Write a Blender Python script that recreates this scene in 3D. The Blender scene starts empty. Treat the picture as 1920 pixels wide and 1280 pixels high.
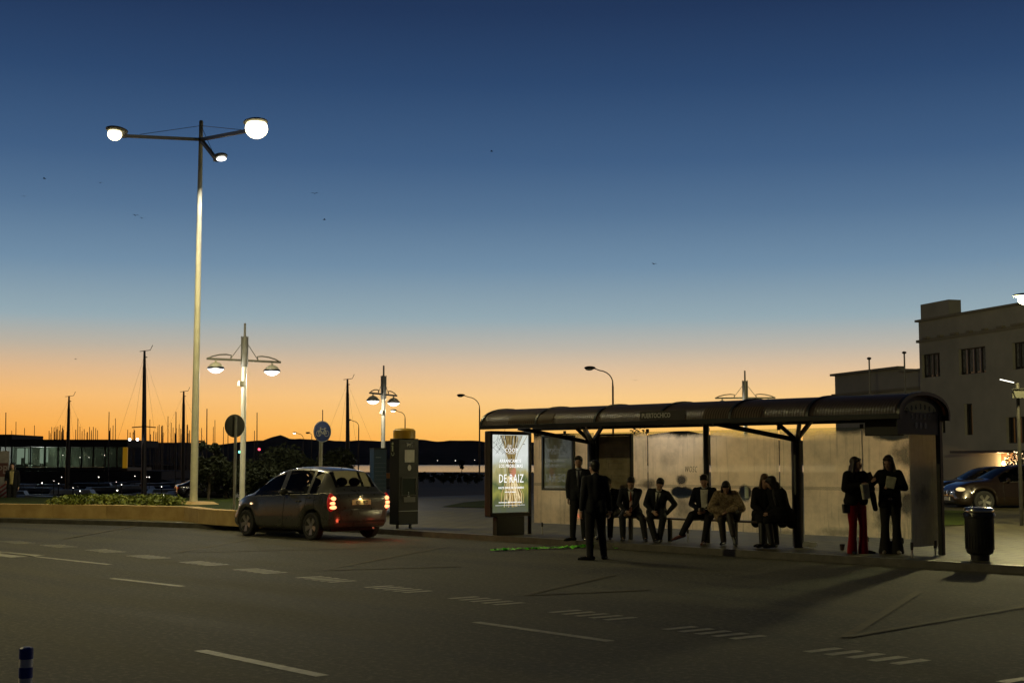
import bpy, bmesh, math, random
from mathutils import Vector, Matrix
from mathutils.bvhtree import BVHTree
R = math.radians
random.seed(7)
scene = bpy.context.scene
COL = scene.collection

# ------------------------------------------------------------------ camera
FPX, EYE = 2600.0, 1.68                      # focal length in photo pixels, eye height
PITCH = math.atan(228 / FPX)
cam_d = bpy.data.cameras.new('camera'); cam = bpy.data.objects.new('camera', cam_d)
COL.objects.link(cam); scene.camera = cam
cam_d.sensor_width = 36; cam_d.lens = FPX / 1920 * 36
cam_d.clip_start = 0.1; cam_d.clip_end = 20000
cam.location = (0, 0, EYE); cam.rotation_euler = (math.pi / 2 + PITCH, 0, 0)

# ------------------------------------------------------------------ colour + view
scene.view_settings.view_transform = 'Standard'; scene.view_settings.look = 'None'
scene.view_settings.exposure = 0; scene.view_settings.gamma = 1
scene.cycles.max_bounces = 6; scene.cycles.transparent_max_bounces = 16
scene.cycles.sample_clamp_indirect = 4
def s2l(c):
    c = c / 255.0
    return c / 12.92 if c <= 0.04045 else ((c + 0.055) / 1.055) ** 2.4
def rgb(r, g, b): return (s2l(r), s2l(g), s2l(b), 1)

# ------------------------------------------------------------------ dusk sky (no sun above the horizon)
world = bpy.data.worlds.new('World'); scene.world = world; world.use_nodes = True
wt = world.node_tree; wt.nodes.clear(); WN = wt.nodes.new; WL = wt.links.new
wo = WN('ShaderNodeOutputWorld'); bg = WN('ShaderNodeBackground'); WL(bg.outputs[0], wo.inputs[0])
tc = WN('ShaderNodeTexCoord'); sx = WN('ShaderNodeSeparateXYZ'); WL(tc.outputs['Generated'], sx.inputs[0])
def ramp(stops, src):
    stops = [(p, tuple(v * (1 + .10 * max(0, 1 - p / .10)) for v in c[:3]) + (1,)) if stops[0][1][0] > .3 else (p, c) for p, c in stops]; r = WN('ShaderNodeValToRGB'); r.color_ramp.interpolation = 'LINEAR'
    e = r.color_ramp.elements
    while len(e) > 1: e.remove(e[-1])
    e[0].position = stops[0][0]; e[0].color = stops[0][1]
    for p, c in stops[1:]:
        k = e.new(p); k.color = c
    WL(src, r.inputs[0]); return r
west = ramp([(0.0, rgb(242, 166, 76)), (0.014, rgb(252, 184, 88)), (0.026, rgb(254, 197, 106)), (0.047, rgb(249, 203, 137)),
             (0.0645, rgb(227, 194, 155)), (0.083, rgb(188, 182, 170)), (0.103, rgb(150, 171, 180)), (0.14, rgb(113, 142, 167)),
             (0.178, rgb(86, 116, 148)), (0.214, rgb(65, 95, 132)), (0.268, rgb(45, 72, 110)), (0.316, rgb(34, 55, 90)), (0.5, rgb(20, 32, 54)), (1.0, rgb(12, 17, 28))], sx.outputs[2])
east = ramp([(0.0, rgb(46, 42, 34)), (0.1, rgb(34, 35, 38)), (0.3, rgb(22, 27, 38)), (1.0, rgb(13, 18, 30))], sx.outputs[2])
mr = WN('ShaderNodeMapRange'); mr.interpolation_type = 'SMOOTHSTEP'
mr.inputs[1].default_value = -0.1; mr.inputs[2].default_value = 0.85
WL(sx.outputs[1], mr.inputs[0])
mx = WN('ShaderNodeMix'); mx.data_type = 'RGBA'
WL(mr.outputs[0], mx.inputs[0]); WL(east.outputs[0], mx.inputs[6]); WL(west.outputs[0], mx.inputs[7])
# the glow is redder to the left of the view
m2 = WN('ShaderNodeMapRange'); m2.inputs[1].default_value = 0.02; m2.inputs[2].default_value = -0.36
m2.inputs[3].default_value = 0; m2.inputs[4].default_value = 1; WL(sx.outputs[0], m2.inputs[0])
mz = WN('ShaderNodeMapRange'); mz.inputs[1].default_value = 0.0; mz.inputs[2].default_value = 0.10
mz.inputs[3].default_value = 1; mz.inputs[4].default_value = 0; WL(sx.outputs[2], mz.inputs[0])
mm = WN('ShaderNodeMath'); mm.operation = 'MULTIPLY'; WL(m2.outputs[0], mm.inputs[0]); WL(mz.outputs[0], mm.inputs[1])
m3 = WN('ShaderNodeMix'); m3.data_type = 'RGBA'; m3.blend_type = 'MULTIPLY'
m3.inputs[7].default_value = (0.95, 0.66, 0.34, 1)
WL(mm.outputs[0], m3.inputs[0]); WL(mx.outputs[2], m3.inputs[6]); WL(m3.outputs[2], bg.inputs[0])
bg.inputs[1].default_value = 1.0

# ------------------------------------------------------------------ photo geometry helpers
def _ray(x, y):
    a = (x - 960) / FPX; b = (640 - y) / FPX
    return Vector((a, math.cos(PITCH) - b * math.sin(PITCH), math.sin(PITCH) + b * math.cos(PITCH)))
def G(x, y, z=0.0):                          # the point of the level z under a sight line
    r = _ray(x, y); t = (z - EYE) / r.z
    return Vector((r.x * t, r.y * t, z))
def A(x, y, Y):                              # the point of a sight line at the distance Y
    r = _ray(x, y); t = Y / r.y
    return Vector((r.x * t, Y, EYE + r.z * t))
PV = 0.12                                    # pavement level
B0 = G(993, 1000, PV); B1 = G(1768, 1040, PV)
U = (B1 - B0).normalized(); V = Vector((-U.y, U.x, 0)); SANG = math.atan2(U.y, U.x)
def S(u, v, z=0.0): return B0 + U * u + V * v + Vector((0, 0, z))
def u_at(px, v=0.0):                         # distance along the shelter of a sight column
    k = (px - 960) / FPX
    lo, hi = -6.0, 16.0
    for _ in range(50):
        m = (lo + hi) / 2; q = S(m, v)
        d = q.y * math.cos(PITCH) - 0.6 * math.sin(PITCH)
        if q.x / d < k: lo = m
        else: hi = m
    return m

# ------------------------------------------------------------------ materials
MAT = {}
def _mat(name):
    m = bpy.data.materials.new(name); m.use_nodes = True
    t = m.node_tree; return m, t, t.nodes['Principled BSDF']
def mat(name, col, rough=0.6, metal=0.0, var=0.0, scale=8.0, bump=0.0, bscale=40.0, spec=0.5, emis=None, es=0.0, col2=None, alpha=1.0, coat=0.0, detail=5):
    if name in MAT: return MAT[name]
    m, t, b = _mat(name)
    b.inputs['Base Color'].default_value = (*col[:3], 1); b.inputs['Roughness'].default_value = rough
    b.inputs['Metallic'].default_value = metal; b.inputs['Specular IOR Level'].default_value = spec
    b.inputs['Coat Weight'].default_value = coat
    N, L = t.nodes.new, t.links.new
    if var or col2 or bump:
        tc = N('ShaderNodeTexCoord')
    if var or col2:
        n = N('ShaderNodeTexNoise'); n.inputs['Scale'].default_value = scale; n.inputs['Detail'].default_value = detail
        n.inputs['Roughness'].default_value = 0.6; L(tc.outputs['Object'], n.inputs['Vector'])
        r = N('ShaderNodeValToRGB'); r.color_ramp.elements[0].position = 0.32; r.color_ramp.elements[1].position = 0.68
        c2 = col2 if col2 else tuple(min(1, c * (1 + var)) for c in col[:3])
        c1 = col if col2 else tuple(c * (1 - var) for c in col[:3])
        r.color_ramp.elements[0].color = (*c1[:3], 1); r.color_ramp.elements[1].color = (*c2[:3], 1)
        L(n.outputs[0], r.inputs[0]); L(r.outputs[0], b.inputs['Base Color'])
        rr = N('ShaderNodeMapRange'); rr.inputs[3].default_value = max(0.02, rough - 0.12); rr.inputs[4].default_value = min(1, rough + 0.12)
        L(n.outputs[0], rr.inputs[0]); L(rr.outputs[0], b.inputs['Roughness'])
    if bump:
        n2 = N('ShaderNodeTexNoise'); n2.inputs['Scale'].default_value = bscale; n2.inputs['Detail'].default_value = 4
        L(tc.outputs['Object'], n2.inputs['Vector'])
        bp = N('ShaderNodeBump'); bp.inputs['Strength'].default_value = bump; bp.inputs['Distance'].default_value = 0.02
        L(n2.outputs[0], bp.inputs['Height']); L(bp.outputs[0], b.inputs['Normal'])
    if emis:
        b.inputs['Emission Color'].default_value = (*emis[:3], 1); b.inputs['Emission Strength'].default_value = es
    MAT[name] = m; return m
def glass_mat(name, tint, mixf=0.5, rough=0.05):      # thin see-through pane with a glossy skin
    if name in MAT: return MAT[name]
    m = bpy.data.materials.new(name); m.use_nodes = True; t = m.node_tree; t.nodes.clear(); N, L = t.nodes.new, t.links.new
    o = N('ShaderNodeOutputMaterial'); tr = N('ShaderNodeBsdfTransparent'); tr.inputs[0].default_value = (*tint, 1)
    gl = N('ShaderNodeBsdfGlossy'); gl.inputs['Roughness'].default_value = rough; gl.inputs[0].default_value = (0.9, 0.9, 0.9, 1)
    fr = N('ShaderNodeFresnel'); fr.inputs[0].default_value = 1.45
    ms = N('ShaderNodeMixShader'); L(fr.outputs[0], ms.inputs[0]); L(tr.outputs[0], ms.inputs[1]); L(gl.outputs[0], ms.inputs[2])
    L(ms.outputs[0], o.inputs[0]); MAT[name] = m; return m
def emat(name, col, s):
    if name in MAT: return MAT[name]
    m = bpy.data.materials.new(name); m.use_nodes = True; t = m.node_tree; t.nodes.clear(); N, L = t.nodes.new, t.links.new
    o = N('ShaderNodeOutputMaterial'); e = N('ShaderNodeEmission'); e.inputs[0].default_value = (*col[:3], 1); e.inputs[1].default_value = s
    L(e.outputs[0], o.inputs[0]); MAT[name] = m; return m

# ------------------------------------------------------------------ mesh builder
class MB:
    def __init__(s): s.v = []; s.f = []
    def add(s, vs, fs):
        k = len(s.v); s.v += [Vector(v) for v in vs]; s.f += [tuple(i + k for i in f) for f in fs]; return s
    def box(s, c, d, rot=None, taper=1.0):
        x, y, z = d[0] / 2, d[1] / 2, d[2] / 2; c = Vector(c)
        vs = [Vector((a * x * (taper if e > 0 else 1), b * y * (taper if e > 0 else 1), e * z)) for e in (-1, 1) for b in (-1, 1) for a in (-1, 1)]
        if rot is not None: vs = [rot @ v for v in vs]
        return s.add([c + v for v in vs], [(0, 2, 3, 1), (4, 5, 7, 6), (0, 1, 5, 4), (2, 6, 7, 3), (0, 4, 6, 2), (1, 3, 7, 5)])
    def prism(s, pts, z0, z1):               # counter-clockwise outline
        n = len(pts)
        return s.add([(p[0], p[1], z0) for p in pts] + [(p[0], p[1], z1) for p in pts],
                     [tuple(range(n - 1, -1, -1)), tuple(range(n, 2 * n))] + [(i, (i + 1) % n, n + (i + 1) % n, n + i) for i in range(n)])
    def bar(s, a, b, w, h=None, up=(0, 0, 1)):        # rectangular bar a -> b
        a, b = Vector(a), Vector(b); h = h or w; d = (b - a).normalized(); up = Vector(up)
        if abs(d.dot(up)) > 0.98: up = Vector((0, 1, 0))
        r = d.cross(up).normalized(); q = r.cross(d)
        vs = [p + r * (i * w / 2) + q * (j * h / 2) for p in (a, b) for i, j in ((-1, -1), (1, -1), (1, 1), (-1, 1))]
        return s.add(vs, [(3, 2, 1, 0), (4, 5, 6, 7), (0, 1, 5, 4), (1, 2, 6, 5), (2, 3, 7, 6), (3, 0, 4, 7)])
    def tube(s, pts, rad, n=10, cap=True):
        pts = [Vector(p) for p in pts]
        if not hasattr(rad, '__len__'): rad = [rad] * len(pts)
        ref = Vector((0, 0, 1)); vs = []; fs = []
        d0 = (pts[1] - pts[0]).normalized()
        if abs(d0.dot(ref)) > 0.9: ref = Vector((1, 0, 0))
        x = d0.cross(ref).normalized()
        for i, p in enumerate(pts):
            d = (pts[min(i + 1, len(pts) - 1)] - pts[max(i - 1, 0)]).normalized()
            x = (x - d * x.dot(d)).normalized(); y = d.cross(x)
            vs += [p + (x * math.cos(2 * math.pi * k / n) + y * math.sin(2 * math.pi * k / n)) * rad[i] for k in range(n)]
        for i in range(len(pts) - 1):
            fs += [(i * n + k, i * n + (k + 1) % n, (i + 1) * n + (k + 1) % n, (i + 1) * n + k) for k in range(n)]
        if cap: fs += [tuple(range(n - 1, -1, -1)), tuple((len(pts) - 1) * n + k for k in range(n))]
        return s.add(vs, fs)
    def lathe(s, prof, c=(0, 0, 0), axis=None, n=24, cap=True):     # prof: (radius, height)
        M = axis if axis is not None else Matrix.Identity(3); c = Vector(c); vs = []; fs = []
        for r, z in prof:
            vs += [c + M @ Vector((r * math.cos(2 * math.pi * k / n), r * math.sin(2 * math.pi * k / n), z)) for k in range(n)]
        for i in range(len(prof) - 1):
            fs += [(i * n + k, i * n + (k + 1) % n, (i + 1) * n + (k + 1) % n, (i + 1) * n + k) for k in range(n)]
        if cap: fs += [tuple(range(n - 1, -1, -1)), tuple((len(prof) - 1) * n + k for k in range(n))]
        return s.add(vs, fs)
    def ell(s, c, r, rot=None, n=14, m=8):
        if not hasattr(r, '__len__'): r = (r, r, r)
        c = Vector(c); vs = []; fs = []
        for i in range(1, m):
            t = math.pi * i / m
            for k in range(n):
                a = 2 * math.pi * k / n
                v = Vector((r[0] * math.sin(t) * math.cos(a), r[1] * math.sin(t) * math.sin(a), -r[2] * math.cos(t)))
                vs.append(c + (rot @ v if rot is not None else v))
        for i in range(m - 2):
            fs += [(i * n + k, i * n + (k + 1) % n, (i + 1) * n + (k + 1) % n, (i + 1) * n + k) for k in range(n)]
        b = Vector((0, 0, -r[2])); t = Vector((0, 0, r[2]))
        if rot is not None: b, t = rot @ b, rot @ t
        vs += [c + b, c + t]; q = len(vs)
        fs += [(q - 2, (k + 1) % n, k) for k in range(n)] + [(q - 1, (m - 2) * n + k, (m - 2) * n + (k + 1) % n) for k in range(n)]
        return s.add(vs, fs)
    def cap(s, a, b, ra, rb=None, n=12):     # capsule with two radii
        a, b = Vector(a), Vector(b); rb = ra if rb is None else rb; d = b - a
        if d.length < 1e-5: return s.ell(a, ra)
        d.normalize(); pts = []; rr = []
        for t in (0.98, 0.8, 0.5, 0.2): pts.append(a - d * ra * t); rr.append(ra * math.sqrt(1 - t * t))
        pts += [a, b]; rr += [ra, rb]
        for t in (0.2, 0.5, 0.8, 0.98): pts.append(b + d * rb * t); rr.append(rb * math.sqrt(1 - t * t))
        return s.tube(pts, rr, n)
    def chain(s, pts, rr, n=12):
        for i in range(len(pts) - 1): s.cap(pts[i], pts[i + 1], rr[i], rr[i + 1], n)
        return s
    def quad(s, a, b, c, d): return s.add([a, b, c, d], [(0, 1, 2, 3)])
    def arc(s, pts_in, pts_out, w0, w1): pass
    def xf(s, M):
        s.v = [M @ v for v in s.v]; return s
    def build(s, name, m, parent=None, smooth=False, bevel=0.0, angle=40):
        me = bpy.data.meshes.new(name); me.from_pydata([tuple(v) for v in s.v], [], s.f); me.update()
        o = bpy.data.objects.new(name, me); COL.objects.link(o)
        if m: me.materials.append(m)
        if smooth:
            for p in me.polygons: p.use_smooth = True
            if angle < 180:
                try: me.set_sharp_from_angle(angle=R(angle))
                except Exception: pass
        if parent: o.parent = parent
        if bevel:
            bv = o.modifiers.new('bevel', 'BEVEL'); bv.width = bevel; bv.segments = 2; bv.limit_method = 'ANGLE'
        return o
def tag(o, label=None, cat=None, group=None, kind=None):
    if label: o['label'] = label
    if cat: o['category'] = cat
    if group: o['group'] = group
    if kind: o['kind'] = kind
    return o
def thing(name, loc, rz, label, cat, group=None):
    o = bpy.data.objects.new(name, None); COL.objects.link(o); o.location = loc; o.rotation_euler = (0, 0, rz)
    o.empty_display_size = 0.3
    return tag(o, label, cat, group)
def copy_tree(o, parent=None):
    c = o.copy(); COL.objects.link(c)
    if parent: c.parent = parent
    for ch in [x for x in o.children]: copy_tree(ch, c)
    return c
def text_mb(txt, size, align='CENTER', depth=0.002, spacing=1.0, sx=1.0, bold=0.0):
    cu = bpy.data.curves.new('t', 'FONT'); cu.body = txt; cu.size = size; cu.align_x = align; cu.extrude = depth
    cu.space_character = spacing; cu.resolution_u = 2; cu.offset = bold
    o = bpy.data.objects.new('t', cu); COL.objects.link(o)
    bpy.context.view_layer.update()
    me = o.evaluated_get(bpy.context.evaluated_depsgraph_get()).to_mesh()
    b = MB(); b.add([(v.co.x * sx, v.co.y, v.co.z) for v in me.vertices], [tuple(p.vertices) for p in me.polygons])
    o.to_mesh_clear(); bpy.data.objects.remove(o); bpy.data.curves.remove(cu)
    return b
def frame(o, x, y, z=None):                   # matrix from an origin and the images of x and y axes
    x = Vector(x).normalized(); y = Vector(y).normalized(); z = x.cross(y)
    M = Matrix((x, y, z)).transposed().to_4x4(); M.translation = Vector(o); return M
def lamp_light(kind, loc, power, col, parent=None, size=0.15, spot=None, target=None):
    d = bpy.data.lights.new('lamp_light', kind); d.energy = power; d.color = col; d.shadow_soft_size = size
    o = bpy.data.objects.new('lamp_light', d); COL.objects.link(o); o.location = loc
    if kind == 'SPOT': d.spot_size = R(spot or 150); d.spot_blend = 0.35
    if target is not None: o.rotation_euler = (Vector(target) - Vector(loc)).to_track_quat('-Z', 'Y').to_euler()
    if parent: o.parent = parent
    return o
WARM = (1.0, 0.84, 0.36); YEL = (1.0, 0.86, 0.40); COOL = (1.0, 0.93, 0.80); SODIUM = (1.0, 0.62, 0.22)
# ================================================================== THE SETTING
def noise_ground(name, c1, c2, c3, fine=60, rough=0.75, bump=0.5, tiles=None, big=0.25, streak=None, spec=.5):
    m, t, b = _mat(name); b.inputs['Specular IOR Level'].default_value = spec; N, L = t.nodes.new, t.links.new
    tc = N('ShaderNodeTexCoord'); mp = N('ShaderNodeMapping'); L(tc.outputs['Object'], mp.inputs[0])
    mp.inputs['Rotation'].default_value = (0, 0, -SANG)
    n1 = N('ShaderNodeTexNoise'); n1.inputs['Scale'].default_value = big; n1.inputs['Detail'].default_value = 6
    if streak:
        ms = N('ShaderNodeMapping'); ms.inputs['Scale'].default_value = (streak, 1, 1); L(mp.outputs[0], ms.inputs[0]); L(ms.outputs[0], n1.inputs['Vector'])
    else: L(mp.outputs[0], n1.inputs['Vector'])
    n2 = N('ShaderNodeTexNoise'); n2.inputs['Scale'].default_value = fine; n2.inputs['Detail'].default_value = 8; n2.inputs['Roughness'].default_value = .75; L(mp.outputs[0], n2.inputs['Vector'])
    r1 = N('ShaderNodeValToRGB'); e = r1.color_ramp.elements; e[0].position = 0.40; e[1].position = 0.60
    e[0].color = (*c1, 1); e[1].color = (*c2, 1); L(n1.outputs[0], r1.inputs[0])
    mx = N('ShaderNodeMix'); mx.data_type = 'RGBA'; r2 = N('ShaderNodeMapRange'); r2.inputs[1].default_value = 0.50; r2.inputs[2].default_value = 0.72
    L(n2.outputs[0], r2.inputs[0]); L(r2.outputs[0], mx.inputs[0]); L(r1.outputs[0], mx.inputs[6]); mx.inputs[7].default_value = (*c3, 1)
    out = mx.outputs[2]; hsrc = n2.outputs[0]
    if tiles:
        br = N('ShaderNodeTexBrick'); br.inputs['Scale'].default_value = 1.0; br.inputs['Brick Width'].default_value = tiles[0]
        br.inputs['Row Height'].default_value = tiles[1]; br.inputs['Mortar Size'].default_value = tiles[2]
        br.inputs['Color1'].default_value = (0.85, 0.85, 0.85, 1); br.inputs['Color2'].default_value = (1.1, 1.1, 1.1, 1); br.inputs['Mortar'].default_value = (0.3, 0.3, 0.3, 1)
        L(mp.outputs[0], br.inputs['Vector'])
        m2 = N('ShaderNodeMix'); m2.data_type = 'RGBA'; m2.blend_type = 'MULTIPLY'; m2.inputs[0].default_value = 1
        L(out, m2.inputs[6]); L(br.outputs['Color'], m2.inputs[7]); out = m2.outputs[2]
    L(out, b.inputs['Base Color'])
    rr = N('ShaderNodeMapRange'); rr.inputs[3].default_value = rough - 0.15; rr.inputs[4].default_value = rough + 0.12
    L(n1.outputs[0], rr.inputs[0]); L(rr.outputs[0], b.inputs['Roughness'])
    bp = N('ShaderNodeBump'); bp.inputs['Strength'].default_value = bump; bp.inputs['Distance'].default_value = 0.01
    L(hsrc, bp.inputs['Height']); L(bp.outputs[0], b.inputs['Normal']); MAT[name] = m; return m
ASPH = noise_ground('asphalt', (0.011, 0.0105, 0.007), (0.042, 0.039, 0.025), (0.15, 0.14, 0.095), fine=15, rough=0.85, bump=1.0, big=0.9, streak=0.12)
PAVE = noise_ground('paving', (0.060, 0.054, 0.028), (0.11, 0.098, 0.055), (0.16, 0.143, 0.085), fine=25, rough=0.6, bump=0.3, tiles=(0.6, 0.4, 0.03), big=0.6, spec=.15)
EARTH = noise_ground('earth', (0.035, 0.026, 0.02), (0.075, 0.05, 0.035), (0.05, 0.045, 0.03), fine=3, rough=0.9, bump=0.5, big=0.08)
MARK = mat('worn_paint', (0.13, 0.125, 0.095), 0.6, scale=9, col2=(0.34, 0.32, 0.24), detail=8, bump=0.4)
MARK2 = mat('worn_yellow_paint', (0.024, 0.022, 0.013), 0.8, scale=5, col2=(0.085, 0.068, 0.030), detail=8, bump=0.4)
STONE = mat('sandstone', (0.36, 0.235, 0.085), 0.8, scale=2.2, col2=(0.52, 0.37, 0.16), bump=0.5, bscale=30)
KERBM = mat('kerb_stone', (0.06, 0.056, 0.046), 0.5, scale=4, col2=(0.12, 0.11, 0.09), bump=0.3)
GRASS = mat('lawn', (0.018, 0.028, 0.004), 0.95, scale=3, col2=(0.045, 0.060, 0.008), bump=1.0, bscale=60, spec=.1)
def sheet(name, pts, z, m):
    b = MB(); b.add([(p[0], p[1], z) for p in pts], [tuple(range(len(pts)))]); return tag(b.build(name, m), kind='structure')
# land, with the marina basin cut out of its left side
land = [(-900, -60), (500, -60), (500, 273), (-75, 273), (-11, 62), (-900, 62)]
sheet('ground', land, -0.03, EARTH)
kerb_px = [(-900, 955), (-300, 971), (0, 979), (230, 985), (345, 989), (400, 990.5), (444, 991), (553, 994), (638, 996.5), (720, 1001), (795, 1006), (1366, 1042), (1915, 1076), (2300, 1100)]
kerb = [G(x, y, 0) for x, y in kerb_px]
kerb.append(kerb[-1] + U * 14)
sheet('road', [(p.x, p.y) for p in kerb] + [(60, -50), (-400, -50), (-400, kerb[0].y)], 0.0, ASPH)
def inset(pl, d):
    out = []
    for i, p in enumerate(pl):
        t = (pl[min(i + 1, len(pl) - 1)] - pl[max(i - 1, 0)]).normalized(); out.append(p + Vector((-t.y, t.x, 0)) * d)
    return out
kin = inset(kerb, 0.16)
kb = MB()
for i in range(len(kerb) - 1):
    a, b_, c, d = kerb[i], kerb[i + 1], kin[i + 1], kin[i]; h = PV + 0.004; z = Vector((0, 0, 1))
    kb.add([a, b_, b_ + z * h, a + z * h, d + z * h, c + z * h], [(0, 1, 2, 3), (3, 2, 5, 4)])
tag(kb.build('kerb', KERBM), kind='structure')
pv = [(p.x, p.y) for p in kin] + [(45, 3), (60, 60), (16, 60), (2, 74), (-9.5, 58), (-60, 58), (-80, kin[0].y)]
sheet('pavement', pv, PV, PAVE)
# lane and stop markings, 4 mm above the asphalt
mk = MB(); my = MB()
def gline(b, p, q, w, z=0.004):
    p = Vector((p.x, p.y, z)); q = Vector((q.x, q.y, z)); t = (q - p).normalized(); n = Vector((-t.y, t.x, 0)) * w / 2
    b.quad(p - n, q - n, q + n, p + n)
for s_, w in (((0, 1036, 205, 1058), .12), ((210, 1084, 342, 1099), .12), ((375, 1219, 605, 1267), .13), ((892, 1166, 1145, 1202), .12)):
    gline(mk, G(s_[0], s_[1]), G(s_[2], s_[3]), w)
mk.quad(*[Vector((g.x, g.y, 0.004)) for g in (G(-40, 1038), G(20, 1045), G(85, 1041), G(-40, 1030))])
dash = [(0, 1015), (75, 1022), (160, 1031), (237, 1042), (337, 1054), (438, 1068), (556, 1083), (685, 1101), (842, 1122), (1031, 1148), (1245, 1180), (1513, 1222), (1878, 1279), (2330, 1350)]
dl = (G(1513, 1222) - G(75, 1022)).normalized(); dn = Vector((0.80, 0.60, 0))
for x, y in dash:
    p = G(x, y)
    for k in range(5):
        q = p + dl * (k * 0.235); gline(mk, q, q + dn * 0.44, 0.115)
tag(mk.build('lane_markings', MARK), kind='structure')
for x0, y0, x1, y1 in ((335, 1035, 490, 1006), (335, 1036, 800, 1024), (607, 1068, 845, 1023), (607, 1069, 860, 1062), (985, 1115, 1150, 1078), (985, 1116, 1215, 1106),
                       (1585, 1195, 1725, 1108), (1585, 1195, 1960, 1131), (120, 1010, 260, 985)):
    gline(my, G(x0, y0), G(x1, y1), 0.11, 0.0045 + .0008 * len(my.f))
tag(my.build('bus_stop_markings', MARK2), kind='structure')
# planter: stone wall ring with lawn inside
front = [(-700, 950), (-300, 960), (0, 969), (200, 972), (345, 976), (372, 981), (405, 984), (470, 988), (520, 990)]
fr = [G(x, y, PV) for x, y in front]; ZW = 0.50
bk = [Vector((-3.2, 44.5, 0)), Vector((-6, 49, 0)), Vector((-14, 50, 0)), Vector((-60, 52, 0))]
pl = MB(); ins = inset(fr, 0.42)
def wallseg(b, a, c, d, e, z0, z1): b.add([(a.x, a.y, z0), (c.x, c.y, z0), (d.x, d.y, z0), (e.x, e.y, z0), (a.x, a.y, z1), (c.x, c.y, z1), (d.x, d.y, z1), (e.x, e.y, z1)],
                                      [(0, 1, 5, 4), (1, 2, 6, 5), (2, 3, 7, 6), (3, 0, 4, 7), (4, 5, 6, 7)])
for i in range(len(fr) - 1):                 # blocks with open joints
    a, b_ = fr[i], fr[i + 1]; ia, ib = ins[i], ins[i + 1]; L_ = (b_ - a).length; n = max(1, round(L_ / 2.4))
    for k in range(n):
        t0 = k / n + 0.006 / L_ ; t1 = (k + 1) / n - 0.006 / L_
        wallseg(pl, a.lerp(b_, t0), a.lerp(b_, t1), ia.lerp(ib, t1), ia.lerp(ib, t0), PV, ZW)
w = pl.build('wall', STONE); wt_ = thing('stone_planter', (0, 0, 0), 0, 'long low sandstone planter wall holding the lawn, tall lamp rising from its corner', 'planter'); w.parent = wt_
pw = MB(); tb = G(363, 942, ZW); pw.box((tb.x, tb.y, ZW - 0.11), (2.2, 1.6, 0.30), Matrix.Rotation(SANG, 3, 'Z'), taper=0.45)
o = pw.build('plinth', STONE, wt_)
sheet('lawn', [(p.x, p.y) for p in ins] + [(p.x, p.y) for p in bk], ZW - 0.04, GRASS)
for nm, pts in (('lawn', [G(830, 950, PV), G(915, 952, PV), G(915, 938, PV), G(870, 942, PV)]), ('lawn', [G(1755, 987, PV), G(1822, 984, PV), G(1818, 958, PV), G(1748, 956, PV)])):
    sheet(nm, pts, PV + 0.02, GRASS)
# low planting on the wall: many small leaves
def leaf_cloud(b, c, r, n, size, seed=0, flat=1.0):
    rr = random.Random(seed); c = Vector(c)
    for _ in range(n):
        while True:
            p = Vector((rr.uniform(-1, 1), rr.uniform(-1, 1), rr.uniform(-1, 1)))
            if p.length <= 1: break
        p = c + Vector((p.x * r[0], p.y * r[1], p.z * r[2])); s = size * rr.uniform(.5, 1.3)
        a = Vector((rr.uniform(-1, 1), rr.uniform(-1, 1), rr.uniform(-.6, .6))).normalized(); q = a.cross(Vector((rr.uniform(-1, 1), rr.uniform(-1, 1), rr.uniform(-1, 1)))).normalized()
        b.add([p - a * s, p + q * s * .45, p + a * s, p - q * s * .45], [(0, 1, 2, 3)])
LEAF = mat('ground_cover_leaf', (0.07, 0.11, 0.012), 0.7, scale=4, col2=(0.20, 0.22, 0.03))
gc = MB()
for k in range(26):
    g = G(95 + 200 * k / 25, 946, ZW); leaf_cloud(gc, (g.x, g.y + 1.0 + random.uniform(-.3, .5), ZW + 0.05), (.45, .6, .17 + .1 * random.random()), 330, .07, k)
tag(gc.build('ground_cover', LEAF), 'low yellowish green planting spilling behind the planter wall', 'plants', kind='stuff')

# sea, far hills, breakwater bank
m, t, b = _mat('sea_water'); b.inputs['Base Color'].default_value = (0.01, 0.014, 0.02, 1); b.inputs['Roughness'].default_value = 0.12
N, L = t.nodes.new, t.links.new; tcn = N('ShaderNodeTexCoord'); nn = N('ShaderNodeTexNoise'); nn.inputs['Scale'].default_value = 0.35; nn.inputs['Detail'].default_value = 6
mp = N('ShaderNodeMapping'); mp.inputs['Scale'].default_value = (0.25, 1, 1); L(tcn.outputs['Object'], mp.inputs[0]); L(mp.outputs[0], nn.inputs['Vector'])
bp = N('ShaderNodeBump'); bp.inputs['Strength'].default_value = 0.35; bp.inputs['Distance'].default_value = 0.08; L(nn.outputs[0], bp.inputs['Height']); L(bp.outputs[0], b.inputs['Normal'])
SEA = m; WLV = -1.9
sheet('water', [(-3000, 55), (3000, 55), (6000, 5200), (-6000, 5200)], WLV, SEA)
HILL = mat('hill_slope', (0.030, 0.026, 0.027), 0.95, scale=0.004, col2=(0.075, 0.062, 0.062), detail=9, spec=0)
prof = [(-700, 822), (-300, 818), (0, 828), (240, 829), (345, 829), (406, 834), (462, 827), (493, 825), (511, 818.5), (526, 815), (543, 822), (581, 823), (646, 827), (679, 825), (712, 827),
        (760, 824), (789, 824), (820, 827), (855, 825), (899, 826), (909, 828), (980, 830), (1060, 826), (1140, 822), (1200, 818), (1240, 811), (1265, 808), (1290, 807), (1315, 813), (1400, 822), (1500, 826), (1700, 815), (2000, 808), (2500, 800)]
YH = 3600.0; hv = []; hf = []; cols = 0
rr = random.Random(3)
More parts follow.
